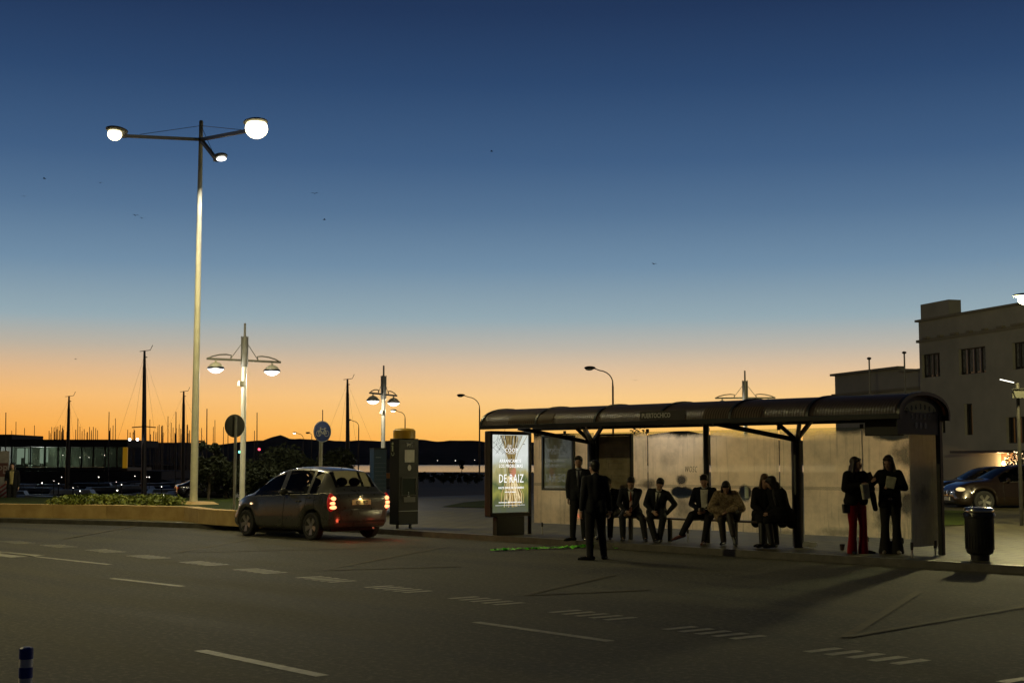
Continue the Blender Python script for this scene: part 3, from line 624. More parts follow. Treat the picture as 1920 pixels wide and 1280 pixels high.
MASTM = mat('mast_alloy', (.035, .03, .028), .5, metal=.3); HULL = mat('hull_dark', (.10, .10, .10), .4, var=.4, scale=.8); HULLW = mat('hull_pale', (.36, .35, .33), .4, var=.3, scale=.8)
def mast_boat(x, ytop, Y, lean=0.0, big=0, label='', group=None):
    tp = A(x, ytop, Y); bp = A(x - lean, 868, Y); wz = WLV
    t = thing('sailboat', (bp.x, Y, wz), rr.uniform(0, 6.28) if not big else 0, label, 'sailboat', group); H_ = tp.z - wz; Lh = min(14, max(5.5, H_ * .85)); r = .075 if not big else .12
    dx = (tp.x - bp.x)
    if not big: t.rotation_euler = (0, 0, 0)
    hv = []; st = [(-.5, .6), (-.3, .9), (0, 1), (.25, .8), (.42, .4), (.5, .03)]; ang = rr.uniform(-.9, .9) + (math.pi if rr.random() < .5 else 0); Rz = Matrix.Rotation(ang, 3, 'Z')
    for u, w_ in st:
        w2 = w_ * Lh * .15; 
        for (yy, zz) in ((-w2, .95), (-w2 * .8, .1), (0, -.35), (w2 * .8, .1), (w2, .95)): hv.append(Rz @ Vector((u * Lh, yy, zz + (.25 * abs(u)))))
    hf_ = [(i * 5 + k, (i + 1) * 5 + k, (i + 1) * 5 + k + 1, i * 5 + k + 1) for i in range(5) for k in range(4)] + [(i * 5 + 4, (i + 1) * 5 + 4, (i + 1) * 5, i * 5) for i in range(5)] + [(0, 1, 2, 3, 4)]
    MB().add(hv, hf_).build('hull', HULLW if rr.random() < .5 else HULL, t)
    MB().box(Rz @ Vector((-.02 * Lh, 0, 1.2)), (Lh * .36, Lh * .14, .55), Rz, taper=.75).build('cabin', HULL, t)
    rm = r if big else (.045 + .0002 * Y)
    if big: MB().tube([(0, 0, .9), (dx * .48, 0, H_ * .5), (dx * .86, 0, H_ * .86), (dx, 0, H_)], [rm * 1.25, rm * 1.1, rm * .8, rm * .45], 8).build('mast', MASTM, t)
    else: MB().tube([(0, 0, .9), (dx, 0, H_)], [rm, rm * .55], 5).build('mast', MASTM, t)
    MB().tube([(0, 0, 2.2), Rz @ Vector((-.42 * Lh, 0, 2.1))], .07, 6).build('boom', MASTM, t)
    if big:
        rg_ = MB(); e_ = Rz @ Vector((.48 * Lh, 0, 1.1)); f_ = Rz @ Vector((-.48 * Lh, 0, 1.1))
        for q in ((-Lh * .14, 0, 1), (Lh * .14, 0, 1), e_, f_): rg_.tube([(dx, 0, H_ * .97), q], .004, 4)
        rg_.build('rigging', MASTM, t)
        s_ = MB(); s_.tube([(dx - .25, 0, H_ - .05), (dx + .3, 0, H_ + .02), (dx + .42, 0, H_ + .28)], .018, 5); s_.box((dx + .05, 0, H_ - .35), (.2, .05, .05)); s_.build('wind_vane', MASTM, t)
    return t
rr = random.Random(21)
bigs = [(271, 657, 72, -1, 'tallest thick-masted sailboat with a wind vane, left of the tall lamp', 1), (129.5, 742, 92, 2, 'sailboat with a leaning mast and wind vane above the flat-roofed building', 1),
        (344.5, 733, 96, 0, 'sailboat with a plain dark mast just left of the tall lamp pole', 1), (651.5, 710, 85, -2, 'sailboat with a thick mast and wind vane between the bicycle sign and the blue pillar', 1),
        (388, 766, 110, 0, 'sailboat with a mast just right of the tall lamp pole', 0), (482, 773, 130, 0, 'sailboat with a slim mast right of the round sign', 0), (605, 768, 120, 0, 'sailboat whose mast rises straight above the bicycle sign', 0),
        (11, 773, 120, 0, 'sailboat with a thin mast at the far left edge', 0), (204.5, 772, 140, 1, 'sailboat with a slightly leaning mast above the right half of the flat roof', 0), (330, 772, 125, 0, 'sailboat with the second mast left of the tall lamp', 0), (272.5, 760, 108, 0, 'sailboat whose mast hugs the tallest mast', 0)]
for x, y, Y, ln_, lb_, g in bigs: mast_boat(x, y, Y, ln_, g, lb_)
sm = [(22, 807), (30, 790), (46, 802), (64.5, 797), (57, 820), (80, 821), (92, 807), (97, 800), (101.5, 801), (105, 800), (108.5, 799), (113, 796), (116.5, 806), (142, 805), (146, 784), (150, 799), (158, 804), (171, 810), (175, 800), (179.5, 802), (183, 806), (205.5, 807), (212, 797), (216.5, 784)]
s2 = [(239.5, 805), (244, 810), (252.5, 806), (281, 786), (288, 808), (296, 798), (306, 810), (315, 780), (321, 792), (324.5, 801), (336, 795), (339, 803), (353, 812)]
ex = random.Random(77)
sm += [(ex.uniform(90, 236), ex.uniform(797, 812)) for _ in range(16)]; s2 += [(ex.uniform(240, 358), ex.uniform(795, 814)) for _ in range(16)]
s3 = [(378, 802), (400, 800), (403, 787), (419, 800), (427.5, 790), (461, 800), (477, 807), (355.5, 806), (372, 808)]
for lst, lb_ in ((sm, 'far sailboat with a thin mast showing above the flat marina roof'), (s2, 'far sailboat with a thin mast between the marina building and the tall lamp'), (s3, 'far sailboat with a thin mast between the tall lamp and the bicycle sign')):
    for x, y in lst: mast_boat(x, y, rr.uniform(165, 240), rr.uniform(-.6, .6), 0, lb_, lb_.replace('far sailboat with a thin mast', 'far masts'))
# yard with cross spreaders near the tall mast
p = A(271, 801, 71.6); t = thing('flag_mast', (p.x, 71.6, WLV), 0, 'thin crossed yard behind the tallest mast with two small lamps', 'mast')
w_ = 23.5 * 71.6 / FPX; zz = p.z - WLV
MB().tube([(0, 0, 0), (0, 0, zz + .3)], .05, 6).build('pole', MASTM, t); MB().tube([(-w_, 0, zz), (0, 0, zz + .05), (w_ * .9, 0, zz)], .03, 6).build('yard', MASTM, t)
MB().ell((-.75, 0, zz - .62), .07).ell((-.35, 0, zz - .62), .07).build('lamp', L_WHITE, t)
# motor boats and dock lights in the dark basin
def motorboat(x, Y, L_, ang, label, pale):
    p = A(x, 868, Y); t = thing('motorboat', (p.x, Y, WLV), ang, label, 'motorboat', 'motorboats moored in the dark')
    hv = []
    for u, w_, s_ in ((-.5, .85, 0), (-.2, 1, 0), (.15, .95, .1), (.38, .55, .25), (.5, .04, .4)):
        w2 = w_ * L_ * .17
        for yy, zz in ((-w2, 1.0 + s_), (-w2 * .75, .1), (0, -.2), (w2 * .75, .1), (w2, 1.0 + s_)): hv.append((u * L_, yy, zz))
    MB().add(hv, [(i * 5 + k, (i + 1) * 5 + k, (i + 1) * 5 + k + 1, i * 5 + k + 1) for i in range(4) for k in range(4)] + [(i * 5 + 4, (i + 1) * 5 + 4, (i + 1) * 5, i * 5) for i in range(4)] + [(0, 1, 2, 3, 4)]).build('hull', HULLW if pale else HULL, t)
    MB().box((-.05 * L_, 0, 1.45), (L_ * .42, L_ * .24, .95), taper=.7).build('cabin', HULLW if pale else HULL, t)
    MB().box((-.05 * L_, 0, 1.5), (L_ * .40, L_ * .243, .32), taper=.86).build('window', mat('boat_window', (.01, .012, .014), .1), t)
for i, (x, Y, L_, a) in enumerate([(60, 66, 7, .3), (105, 70, 6, -.4), (175, 68, 7.5, .2), (230, 74, 6, 1.0), (300, 78, 7, -.2), (330, 90, 8, .5), (150, 88, 8, .1), (85, 95, 9, -.3), (205, 98, 7, .6), (260, 105, 9, -.1), (395, 72, 7, .4), (430, 80, 7, 1.2), (460, 90, 8, 0), (20, 84, 9, .2), (120, 110, 10, .3), (45, 112, 9, -.5), (185, 118, 10, .2), (240, 122, 9, .7), (290, 116, 9, -.3), (345, 120, 10, .1), (80, 74, 6, .8), (320, 70, 5.5, -.2), (365, 84, 7, .6), (410, 104, 9, .2)]):
    motorboat(x, Y, L_, a, 'dark cabin boat moored among others below the far masts, %s' % ('with pale upper works' if i % 3 == 0 else 'with dark upper works'), i % 3 == 0)
BULB = emat('small_lamp_bulb', (1, .92, .78), 5); BULBR = emat('red_lamp_bulb', (1, .06, .1), 5); BULBG = emat('green_lamp_bulb', (.2, 1, .6), 3)
dock = [(79, 905, 1), (115.5, 894, .6), (110, 906, .5), (101, 901, .4), (137, 914, .6), (150, 920, .9), (185, 894, .8), (185, 899, .5), (220, 919, 1.1), (228, 908, .7), (218, 903, .4), (196, 931, .9), (253, 892, .6), (272, 903, .6),
        (275, 894, .8), (280, 894, .8), (303, 912, .7), (306, 928, 1.2), (344, 899, .5), (354, 902, .8), (377, 907, .6), (388, 910, .6), (401, 927, .8), (413, 902, .5), (118, 853, .5), (150, 857, .5), (167, 857, .4), (196, 853, .5), (820, 863, .35), (854, 863, .45), (890, 862, .35), (500, 859, .3)]
for i, (x, y, s_) in enumerate(dock):
    Y = 68 + (y < 900) * 30 + rr.uniform(0, 18)
    if y < 880: Y = 146 if x < 400 else 2900
    p = A(x, y, Y); r = 1.1 * s_ * Y / FPX; wz = WLV
    t = thing('dock_light' if Y < 2000 else 'shore_light', (p.x, Y, wz if Y < 2000 else p.z - .5), 0, 'tiny lit lamp on a post among the dark moored boats' if Y < 2000 else 'tiny light on the far shore across the water', 'light', 'tiny lamps among the boats' if Y < 2000 else 'lights on the far shore')
    zz = p.z - t.location.z
    MB().tube([(0, 0, 0), (0, 0, max(.05, zz - r))], .03 if Y < 2000 else .2, 5).build('post', DARKM, t); MB().ell((0, 0, zz), r, n=8, m=6).build('bulb', BULB, t, smooth=True)
for x, y, m_, nm in ((486, 842, BULBR, 'small red signal light on a thin mast behind the round sign'), (449, 847, BULBG, 'small green signal light between the round sign and the lamp pole')):
    p = A(x, y, 135); t = thing('signal_light', (p.x, 135, WLV), 0, nm, 'light'); MB().tube([(0, 0, 0), (0, 0, p.z - WLV - .1)], .06, 6).build('post', MASTM, t); MB().ell((0, 0, p.z - WLV), .12).build('bulb', m_, t)
# birds
def bird(x, y, Y, s_, an):
    p = A(x, y, Y); t = thing('bird', p, an, 'tiny dark gull gliding high in the evening sky', 'bird', 'gulls in the sky')
    b = MB(); b.ell((0, 0, 0), (.22, .06, .06)); b.ell((.24, 0, .02), (.06, .04, .04))
    for q in (-1, 1): b.add([(.08, 0, .02), (.12, q * .35, .16), (.0, q * .75, .05), (-.1, q * .36, .13), (-.1, 0, .02)], [(0, 1, 3, 4), (1, 2, 3)])
    b.add([(-.2, 0, 0), (-.36, .07, 0), (-.36, -.07, 0)], [(0, 1, 2)]); b.xf(Matrix.Scale(s_, 4)); b.build('body', MASTM, t)
for i, (x, y) in enumerate([(83, 335), (45, 368), (188, 343), (254, 404), (266, 409), (590, 363), (608, 412), (922, 284), (1226, 495), (1191, 713), (142, 673)]):
    bird(x, y, 150, .62 if y < 500 else .4, rr.uniform(0, 6))

# ================================================================== BUILDING ON THE RIGHT
BWALL = mat('plaster_wall', (0.38, 0.37, 0.30), 0.9, scale=.5, col2=(0.50, 0.48, 0.39), bump=.2, bscale=12)
BTRIM = mat('plaster_trim', (0.30, 0.275, 0.20), 0.85, var=.12)
BW2 = mat('window_frame_dark', (.035, .03, .026), .5); BGL = mat('dark_pane', (.012, .014, .016), .08); CURT = mat('curtain', (.20, .20, .19), .9, scale=6, var=.5)
YC = 101.0; C0 = A(1553, 868, YC); C0.z = 0
C1 = A(1725, 868, 90.0); C1.z = 0; C2 = A(1920, 868, 80.0); C2.z = 0
BU = (C2 - C1).normalized(); C0 = C1 - BU * (C1 - C0).length
bt = thing('building', C0, math.atan2(BU.y, BU.x), 'large plain plastered building with a taller block at the right edge', 'building'); 
def b_u(px):                                     # distance along the facade of a sight column
    k = (px - 960) / FPX; lo, hi = -5, 60
    for _ in range(50):
        m_ = (lo + hi) / 2; q = C0 + BU * m_; d = q.y * math.cos(PITCH) + 4 * math.sin(PITCH)
        if q.x / d < k: lo = m_
        else: hi = m_
    return m_
def b_z(px, py): q = C0 + BU * b_u(px); return A(px, py, q.y).z
uT = b_u(1726); HT = b_z(1727, 604); HW = b_z(1560, 704); HW2 = b_z(1690, 697); uS = b_u(1677); ZT = HT
def wall_holes(b, u0, u1, z0, z1, holes, y0=0, dep=.3):
    us = sorted({u0, u1, *[h[0] for h in holes], *[h[1] for h in holes]}); zs = sorted({z0, z1, *[h[2] for h in holes], *[h[3] for h in holes]})
    for i in range(len(us) - 1):
        for j in range(len(zs) - 1):
            cu, cz = (us[i] + us[i + 1]) / 2, (zs[j] + zs[j + 1]) / 2
            if any(h[0] < cu < h[1] and h[2] < cz < h[3] for h in holes): continue
            b.quad((us[i], y0, zs[j]), (us[i + 1], y0, zs[j]), (us[i + 1], y0, zs[j + 1]), (us[i], y0, zs[j + 1]))
    for h in holes:
        a, c, d, e = h; b.quad((a, y0, d), (a, y0 + dep, d), (a, y0 + dep, e), (a, y0, e)); b.quad((c, y0 + dep, d), (c, y0, d), (c, y0, e), (c, y0 + dep, e))
        b.quad((a, y0 + dep, e), (c, y0 + dep, e), (c, y0, e), (a, y0, e)); b.quad((a, y0, d), (c, y0, d), (c, y0 + dep, d), (a, y0 + dep, d))
def win(px0, px1, py0, py1): return (b_u(px0), b_u(px1), b_z(px1, py1), b_z(px0, py0))
H1 = [win(1730.5, 1764, 665, 705), win(1800, 1850, 655, 698), win(1901, 1940, 643, 689), win(1762, 1771, 762, 811), win(1807.5, 1822, 757, 815), win(1885, 1935, 782, 830)]
uE = b_u(1920) + 14
b = MB(); wall_holes(b, uT, uE, 0, HT, H1)
b.quad((uT, 12, 0), (uT, 0, 0), (uT, 0, HT), (uT, 12, HT)); b.quad((uT, 0, HT), (uE, 0, HT), (uE, 12, HT), (uT, 12, HT)); b.quad((uE, 0, 0), (uE, 12, 0), (uE, 12, HT), (uE, 0, HT)); b.quad((uE, 12, 0), (uT, 12, 0), (uT, 12, HT), (uE, 12, HT))
b.build('wall', BWALL, bt)
b = MB(); b.quad((0, 0.6, 0), (uT - .003, .6, 0), (uT - .003, .6, HW2), (0, .6, HW2)); b.quad((0, .6, HW2), (uS, .6, HW2), (uS, .6, HW), (0, .6, HW))
b.quad((uS, .6, HW2), (uS, 10, HW2), (uS, 10, HW), (uS, .6, HW)); b.quad((0, 10, 0), (0, .6, 0), (0, .6, HW), (0, 10, HW)); b.quad((0, .6, HW), (uS, .6, HW), (uS, 10, HW), (0, 10, HW)); b.quad((uS, .6, HW2), (uT, .6, HW2), (uT, 10, HW2), (uS, 10, HW2))
b.build('low_wing', BWALL, bt)
b = MB(); z1 = b_z(1727, 606); z2 = b_z(1727, 640); z3 = b_z(1560, 740)
b.box(((uT + uE) / 2 - .075, .05, HT + .07), (uE - uT + .15, .5, .14)); b.box(((uT + uE) / 2 - .1, .08, z2), (uE - uT + .2, .36, .18)); b.box((uS / 2 - .1, .55, HW + .08), (uS + .2, .5, .16)); b.box((uT / 2 - .1, .55, z3), (uT + .1, .36, .16)); b.box(((uS + uT) / 2, .55, HW2 + .07), (uT - uS - .05, .4, .12))
rr = random.Random(4)
for k in range(16): b.box((uT + 1 + k * (uE - uT) / 16, -.1, z2 + .14), (rr.uniform(.3, 1.0), .3, .12))
b.build('cornice', BTRIM, bt)
b = MB(); pu0, pu1 = b_u(1728), b_u(1781); b.box(((pu0 + pu1) / 2, .55, HT + .14 + .5), (pu1 - pu0, .9, 1.0)); b.build('roof_block', BWALL, bt)
for h in H1:
    cu, cz, w_, hh = (h[0] + h[1]) / 2, (h[2] + h[3]) / 2, h[1] - h[0], h[3] - h[2]; f_ = MB()
    n = 4 if w_ > 1.2 else 1
    for k in range(n + 1): f_.box((h[0] + k * w_ / n, .22, cz), (.09, .08, hh))
    for z in (h[2], h[3]): f_.box((cu, .22, z), (w_, .08, .09))
    wf = f_.build('window', BW2, bt); MB().box((cu, .27, cz), (w_, .02, hh)).build('pane', BGL, wf)
    if h in H1[:3]:
        c_ = MB(); 
        for k in range(n): c_.box((h[0] + (k + .35) * w_ / n, .255, cz + .05), (w_ / n * .42, .01, hh * .86))
        c_.build('curtain', CURT, wf)
cz_ = b_z(1850, 847); cb0, cb1 = b_u(1826), b_u(1935)
MB().box(((cb0 + cb1) / 2, -.9, cz_), (cb1 - cb0, 1.8, .14)).build('canopy', DARKM, bt)
d_ = MB(); du = b_u(1895); d_.box((du, -.02, 1.15), (1.9, .12, 2.3)); d_.build('door', mat('door_brown', (.12, .07, .035), .5), bt)
wl = MB(); lu = b_u(1886); wl.ell((lu, -.25, b_z(1886, 868)), .14); wlo = wl.build('wall_lamp', emat('lit_wall_lamp', (1, .66, .25), 12), bt); lamp_light('POINT', (lu, -.55, b_z(1886, 868)), 260, (1, .6, .25), bt, .1)
# bushy little tree hung with lights, before the entrance
p = A(1902, 868, 76); t = thing('decorated_tree', (p.x, 76, -.03), 0, 'small tree wrapped in warm fairy lights by the lit entrance', 'tree')
MB().tube([(0, 0, 0), (0, 0, 1.5)], .06, 8).build('trunk', BARK, t); c_ = MB(); leaf_cloud(c_, (0, 0, 1.75), (.5, .5, .6), 500, .07, 3); c_.build('crown', DLEAF, t)
fl = MB(); rr = random.Random(8)
for k in range(70):
    a_ = rr.uniform(0, 6.28); z = rr.uniform(-.62, .6); q = math.sqrt(max(0, .4 - z * z)) * .9 + .08; fl.ell((q * math.cos(a_) + (z > .1) * .12, q * math.sin(a_), 1.75 + z), .022, n=6, m=4)
tag(fl.build('fairy_lights', emat('fairy_bulb', (1, .72, .38), 5), t), kind='stuff')
# two flagpoles before the wing
for x, yt, lb_ in ((1634, 672, 'left of the two thin flagpoles before the low wing'), (1700.5, 661, 'right, taller of the two thin flagpoles before the low wing')):
    p = A(x, 868, 80); zt = A(x, yt, 80).z; t = thing('flagpole', (p.x, 80, -.03), 0, lb_, 'flagpole'); MB().tube([(0, 0, 0), (0, 0, zt)], [.07, .045], 8).build('pole', GREYP, t); MB().lathe([(.05, 0), (.13, .06), (.13, .12), (.04, .16)], (0, 0, zt - .05), n=12).build('finial', DARKM, t)
# ================================================================== BUS SHELTER
FR = mat('shelter_frame', (0.018, 0.019, 0.018), 0.38, metal=.3, var=.2, scale=5)
def shelter_thing(name, loc, label, cat, group=None, dz=0): return thing(name, loc, SANG + dz, label, cat, group)
sh = shelter_thing('bus_shelter', B0, 'long black-framed bus shelter with a barrel roof and fogged glass back', 'bus shelter')
# fogged glass: condensation scatters the sky light, wiped and run patches stay clear
def fog_glass(name, tint, wipes, end=False, density=.88):
    m = bpy.data.materials.new(name); m.use_nodes = True; t = m.node_tree; t.nodes.clear(); N, L = t.nodes.new, t.links.new
    o = N('ShaderNodeOutputMaterial'); tc = N('ShaderNodeTexCoord'); sp = N('ShaderNodeSeparateXYZ'); L(tc.outputs['Object'], sp.inputs[0])
    def math_(op, a, b_=None, clamp=False):
        n = N('ShaderNodeMath'); n.operation = op; n.use_clamp = clamp
        for i, q in enumerate((a, b_)):
            if q is None: continue
            if isinstance(q, (int, float)): n.inputs[i].default_value = q
            else: L(q, n.inputs[i])
        return n.outputs[0]
    u = sp.outputs[1] if end else sp.outputs[0]; z = sp.outputs[2]
    nz = N('ShaderNodeTexNoise'); nz.inputs['Scale'].default_value = 2.0; nz.inputs['Detail'].default_value = 10; nz.inputs['Roughness'].default_value = .74; L(tc.outputs['Object'], nz.inputs['Vector'])
    ms = N('ShaderNodeMapping'); ms.inputs['Scale'].default_value = (16, 16, .7); L(tc.outputs['Object'], ms.inputs[0])
    ns = N('ShaderNodeTexNoise'); ns.inputs['Scale'].default_value = 1.6; ns.inputs['Detail'].default_value = 3; L(ms.outputs[0], ns.inputs['Vector'])
    clear = None
    wob = math_('MULTIPLY', math_('SUBTRACT', nz.outputs[0], .5), 1.3)
    for (cu, cz, ru, rz, st) in wipes:
        du = math_('DIVIDE', math_('SUBTRACT', u, cu), ru); dz = math_('DIVIDE', math_('SUBTRACT', z, cz), rz)
        d = math_('SQRT', math_('ADD', math_('MULTIPLY', du, du), math_('MULTIPLY', dz, dz)))
        e = math_('MULTIPLY', math_('SUBTRACT', math_('ADD', 1.0, wob), d), 3.0 * st, True)
        e = math_('MULTIPLY', e, st, True)
        clear = e if clear is None else math_('MAXIMUM', clear, e)
    top = math_('MULTIPLY', math_('SUBTRACT', math_('ADD', z, math_('MULTIPLY', wob, .12)), 2.06), 8, True)      # the rim under the top edge stays dry
    clear = math_('MAXIMUM', clear, top) if clear is not None else top
    run = math_('MULTIPLY', math_('SUBTRACT', ns.outputs[0], .565), 6, True)
    low = math_('MULTIPLY', math_('SUBTRACT', 1.25, z), 1.2, True)
    clear = math_('MAXIMUM', clear, math_('MULTIPLY', math_('MULTIPLY', run, low), .55))
    clear = math_('MAXIMUM', clear, math_('MULTIPLY', run, .26))
    clear = math_('ADD', clear, math_('MULTIPLY', math_('SUBTRACT', nz.outputs[0], .40), 1.0), True)
    fogf = math_('MULTIPLY', math_('SUBTRACT', 1.0, clear, True), density)
    tr = N('ShaderNodeBsdfTransparent'); tr.inputs[0].default_value = (*tint, 1)
    tl_ = N('ShaderNodeBsdfTranslucent'); tl_.inputs[0].default_value = (1, 1, .80, 1) if end else (1, .82, .66, 1); df = N('ShaderNodeBsdfDiffuse'); df.inputs[0].default_value = (.36, .34, .28, 1)
    m1 = N('ShaderNodeMixShader'); m1.inputs[0].default_value = .16; L(tl_.outputs[0], m1.inputs[1]); L(df.outputs[0], m1.inputs[2])
    rf = N('ShaderNodeBsdfRefraction'); rf.inputs['IOR'].default_value = 1.12; rf.inputs['Roughness'].default_value = .68; rf.inputs[0].default_value = (1, 1, .86, 1) if end else (1, .88, .76, 1)
    mf = N('ShaderNodeMixShader'); mf.inputs[0].default_value = .15 if end else .42; L(m1.outputs[0], mf.inputs[1]); L(rf.outputs[0], mf.inputs[2])
    m2 = N('ShaderNodeMixShader'); L(fogf, m2.inputs[0]); L(tr.outputs[0], m2.inputs[1]); L(mf.outputs[0], m2.inputs[2])
    gl = N('ShaderNodeBsdfGlossy'); gl.inputs['Roughness'].default_value = .05; fz = N('ShaderNodeFresnel'); fz.inputs[0].default_value = 1.45
    m3 = N('ShaderNodeMixShader'); L(math_('MULTIPLY', fz.outputs[0], .7), m3.inputs[0]); L(m2.outputs[0], m3.inputs[1]); L(gl.outputs[0], m3.inputs[2])
    L(m3.outputs[0], o.inputs[0]); return m
FOG = fog_glass('fogged_glass', (.62, .68, .62), [(4.28, .98, .36, .13, 1), (3.6, 1.95, 1.0, .16, .16), (1.0, .5, .8, .2, .2), (6.0, 1.8, .7, .3, .12), (7.8, 1.5, .7, .5, .14), (2.8, 1.9, .5, .3, .2), (8.1, .7, .5, .25, .25), (9.1, 2.05, .5, .12, .9), (4.25, 1.22, .18, .12, .8), (4.3, .66, .36, .30, .45), (3.35, 1.12, .28, .14, .6), (2.95, 1.2, .15, .10, .6), (5.82, 1.0, .17, .20, 1), (9.45, 1.75, .50, .36, .75), (9.55, 1.30, .26, .30, .9), (9.40, .85, .30, .24, .7),
                                                         (8.85, .55, .26, .38, .6), (3.9, 1.62, .30, .34, .3), (8.2, 1.15, .20, .30, .3), (6.9, .25, .5, .1, .5), (1.3, 1.9, .5, .2, .25), (7.9, .3, .6, .12, .5)])
CLEARG = glass_mat('clear_glass', (.97, .98, .96))      # the damp film sits on one face only
FOGE = fog_glass('fogged_end_glass', (.85, .92, .78), [(-.55, 1.0, .3, .2, .5)], end=True, density=.85)
for i, (u0, u1) in enumerate([(.04, 1.86), (1.93, 3.36), (3.385, 4.93), (5.0, 6.62), (6.645, 7.02), (7.17, 8.42), (8.445, 9.96)]):
    g_ = MB().box(((u0 + u1) / 2, .10, 1.225), (u1 - u0, .008, 1.97)).build('glass_pane', CLEARG, sh); g_.data.materials.append(FOG); g_.data.polygons[2].material_index = 1
g_ = MB().box((10.0, -.55, 1.16), (.008, .86, 1.98)).build('end_pane', CLEARG, sh); g_.data.materials.append(FOGE); g_.data.polygons[5].material_index = 1
DOT = mat('dotted_band', (.04, .038, .034), .6)
for u0, u1 in ((.04, 1.86), (1.93, 4.93), (5.0, 7.02), (7.17, 9.96)):
    b = MB(); n = int((u1 - u0) / .028)
    for k in range(n):
        for j in range(4):
            c = (u0 + (k + .5 + .5 * (j % 2)) * .028, .0945, 1.075 + j * .016)
            if c[0] < u1 - .02: b.box(c, (.014, .002, .009))
    tag(b.build('dotted_band', DOT, sh), kind='stuff')
# posts
P_ = MB().tube([(0, 0, 0), (0, 0, 2.32)], .045, 14).build('post', FR, sh, smooth=True)
MB().tube([(4.966, 0, 0), (4.966, 0, 2.4)], .06, 14).build('post', FR, sh, smooth=True)
b = MB().box((10.0, 0, 1.2), (.09, .10, 2.4)); b.build('post', FR, sh, bevel=.01)
for uy in (1.892, 7.091):
    b = MB().lathe([(.10, 0), (.088, .03), (.088, 1.98), (.075, 2.06)], (uy, 0, 0), n=20)
    for a_ in range(4): b.box((uy + .088 * math.cos(a_ * math.pi / 2 + .4), .088 * math.sin(a_ * math.pi / 2 + .4), 1.0), (.02, .02, 1.96))
    yp = b.build('tree_post', FR, sh, smooth=True)
    for s_ in (-1, 1):
        MB().bar((uy + s_ * .03, -.02, 2.0), (uy + s_ * .95, -1.28, 2.30), .07, .085).build('front_branch', FR, yp)
        MB().bar((uy + s_ * .03, -.0, 2.02), (uy + s_ * .42, -.10, 2.36), .055, .07).build('rear_branch', FR, yp)
# roof: barrel shell of corrugated panels, ribs, beams
ROOF, rt, rb_ = _mat('roof_panel'); 
N, L = rt.nodes.new, rt.links.new; tc = N('ShaderNodeTexCoord'); wv = N('ShaderNodeTexWave'); wv.bands_direction = 'X'; wv.inputs['Scale'].default_value = 5.5; L(tc.outputs['Object'], wv.inputs['Vector'])
rb_.inputs['Base Color'].default_value = (.085, .058, .038, 1); rb_.inputs['Roughness'].default_value = .42
bp = N('ShaderNodeBump'); bp.inputs['Strength'].default_value = .5; bp.inputs['Distance'].default_value = .02; L(wv.outputs['Fac'], bp.inputs['Height']); L(bp.outputs[0], rb_.inputs['Normal'])
tl2 = N('ShaderNodeBsdfTranslucent'); tl2.inputs[0].default_value = (.30, .17, .09, 1); ms = N('ShaderNodeMixShader'); ms.inputs[0].default_value = .35
L(rb_.outputs[0], ms.inputs[1]); L(tl2.outputs[0], ms.inputs[2]); L(ms.outputs[0], rt.nodes['Material Output'].inputs[0])
VC, RA, RBz, Z0 = -.65, .80, .36, 2.36
def arcpt(t_, k=0): a_ = R(t_); return (VC - (RA + k) * math.cos(a_), Z0 + (RBz + k) * math.sin(a_) ** .85 if 0 <= t_ <= 180 else Z0)
T = [0, 8, 18, 30, 43, 56, 70, 83, 97, 110, 124, 137, 150, 162, 172, 180]
bays = [0, 1.67, 3.33, 5.0, 6.67, 8.33, 10.0]
def shell(b, u0, u1, k0, k1, t0=0, t1=180):
    pr = [arcpt(t_, k0) for t_ in T if t0 <= t_ <= t1] + [arcpt(t_, k1) for t_ in reversed(T) if t0 <= t_ <= t1]; n = len(pr)
    b.add([(u0, v, z) for v, z in pr] + [(u1, v, z) for v, z in pr], [tuple(range(n)), tuple(range(2 * n - 1, n - 1, -1))] + [(i, n + i, n + (i + 1) % n, (i + 1) % n) for i in range(n)])
    return b
for i in range(6): shell(MB(), bays[i] - (-.02 if i == 0 else -.03), bays[i + 1] + (.08 if i == 5 else -.03), 0, .018).build('roof_panel', ROOF, sh, smooth=True, angle=30)
for i, u in enumerate(bays):
    uu = u - .0 if i == 0 else (u + .1 if i == 6 else u)
    shell(MB(), uu - .028, uu + .028, -.02, .042).build('roof_rib', FR, sh, smooth=True, angle=30)
MB().box((5.05, VC - RA - .01, Z0 - .03), (10.16, .07, .09)).build('front_beam', FR, sh, bevel=.008)
MB().box((5.05, VC + RA - .0, Z0 - .03), (10.16, .07, .09)).build('back_beam', FR, sh, bevel=.008)
for s_ in (-1, 1):
    for u0 in (1.892, 7.091): MB().box((u0, -.70, Z0 - .035), (.05, 1.3, .05)).build('cross_beam', FR, sh) if s_ > 0 else None
for u in (.08, 1.0, 3.37, 4.94, 6.63, 8.43, 9.3): MB().box((u, .095, 2.225), (.07, .03, .08)).build('glass_clamp', FR, sh, bevel=.006)
STEEL = mat('clamp_steel', (.45, .44, .38), .3, metal=.8)
for u in (.3, 4.4, 5.3, 6.35, 8.5, 9.2): 
    c_ = MB(); c_.tube([(u, .10, 0), (u, .10, .17)], .012, 8); fo = c_.build('glass_foot', STEEL, sh); MB().box((u, .10, .21), (.035 if u != 6.35 else .09, .03, .10)).build('clamp', FR, fo, bevel=.006)
for v, s_ in ((-.98, 1), (-.22, 1.6)):
    c_ = MB(); c_.tube([(10, v, 0), (10, v, .15)], .014, 8); fo = c_.build('glass_foot', STEEL, sh); MB().box((10, v, .19), (.035, .04 * s_, .13), None).build('clamp', FR, fo, bevel=.006)
LITP = _mat('lit_underside_strip')  # paler copy of the roof colour, painted as the sunset-lit underside
LITP[2].inputs['Base Color'].default_value = (.24, .17, .11, 1); N, L = LITP[1].nodes.new, LITP[1].links.new
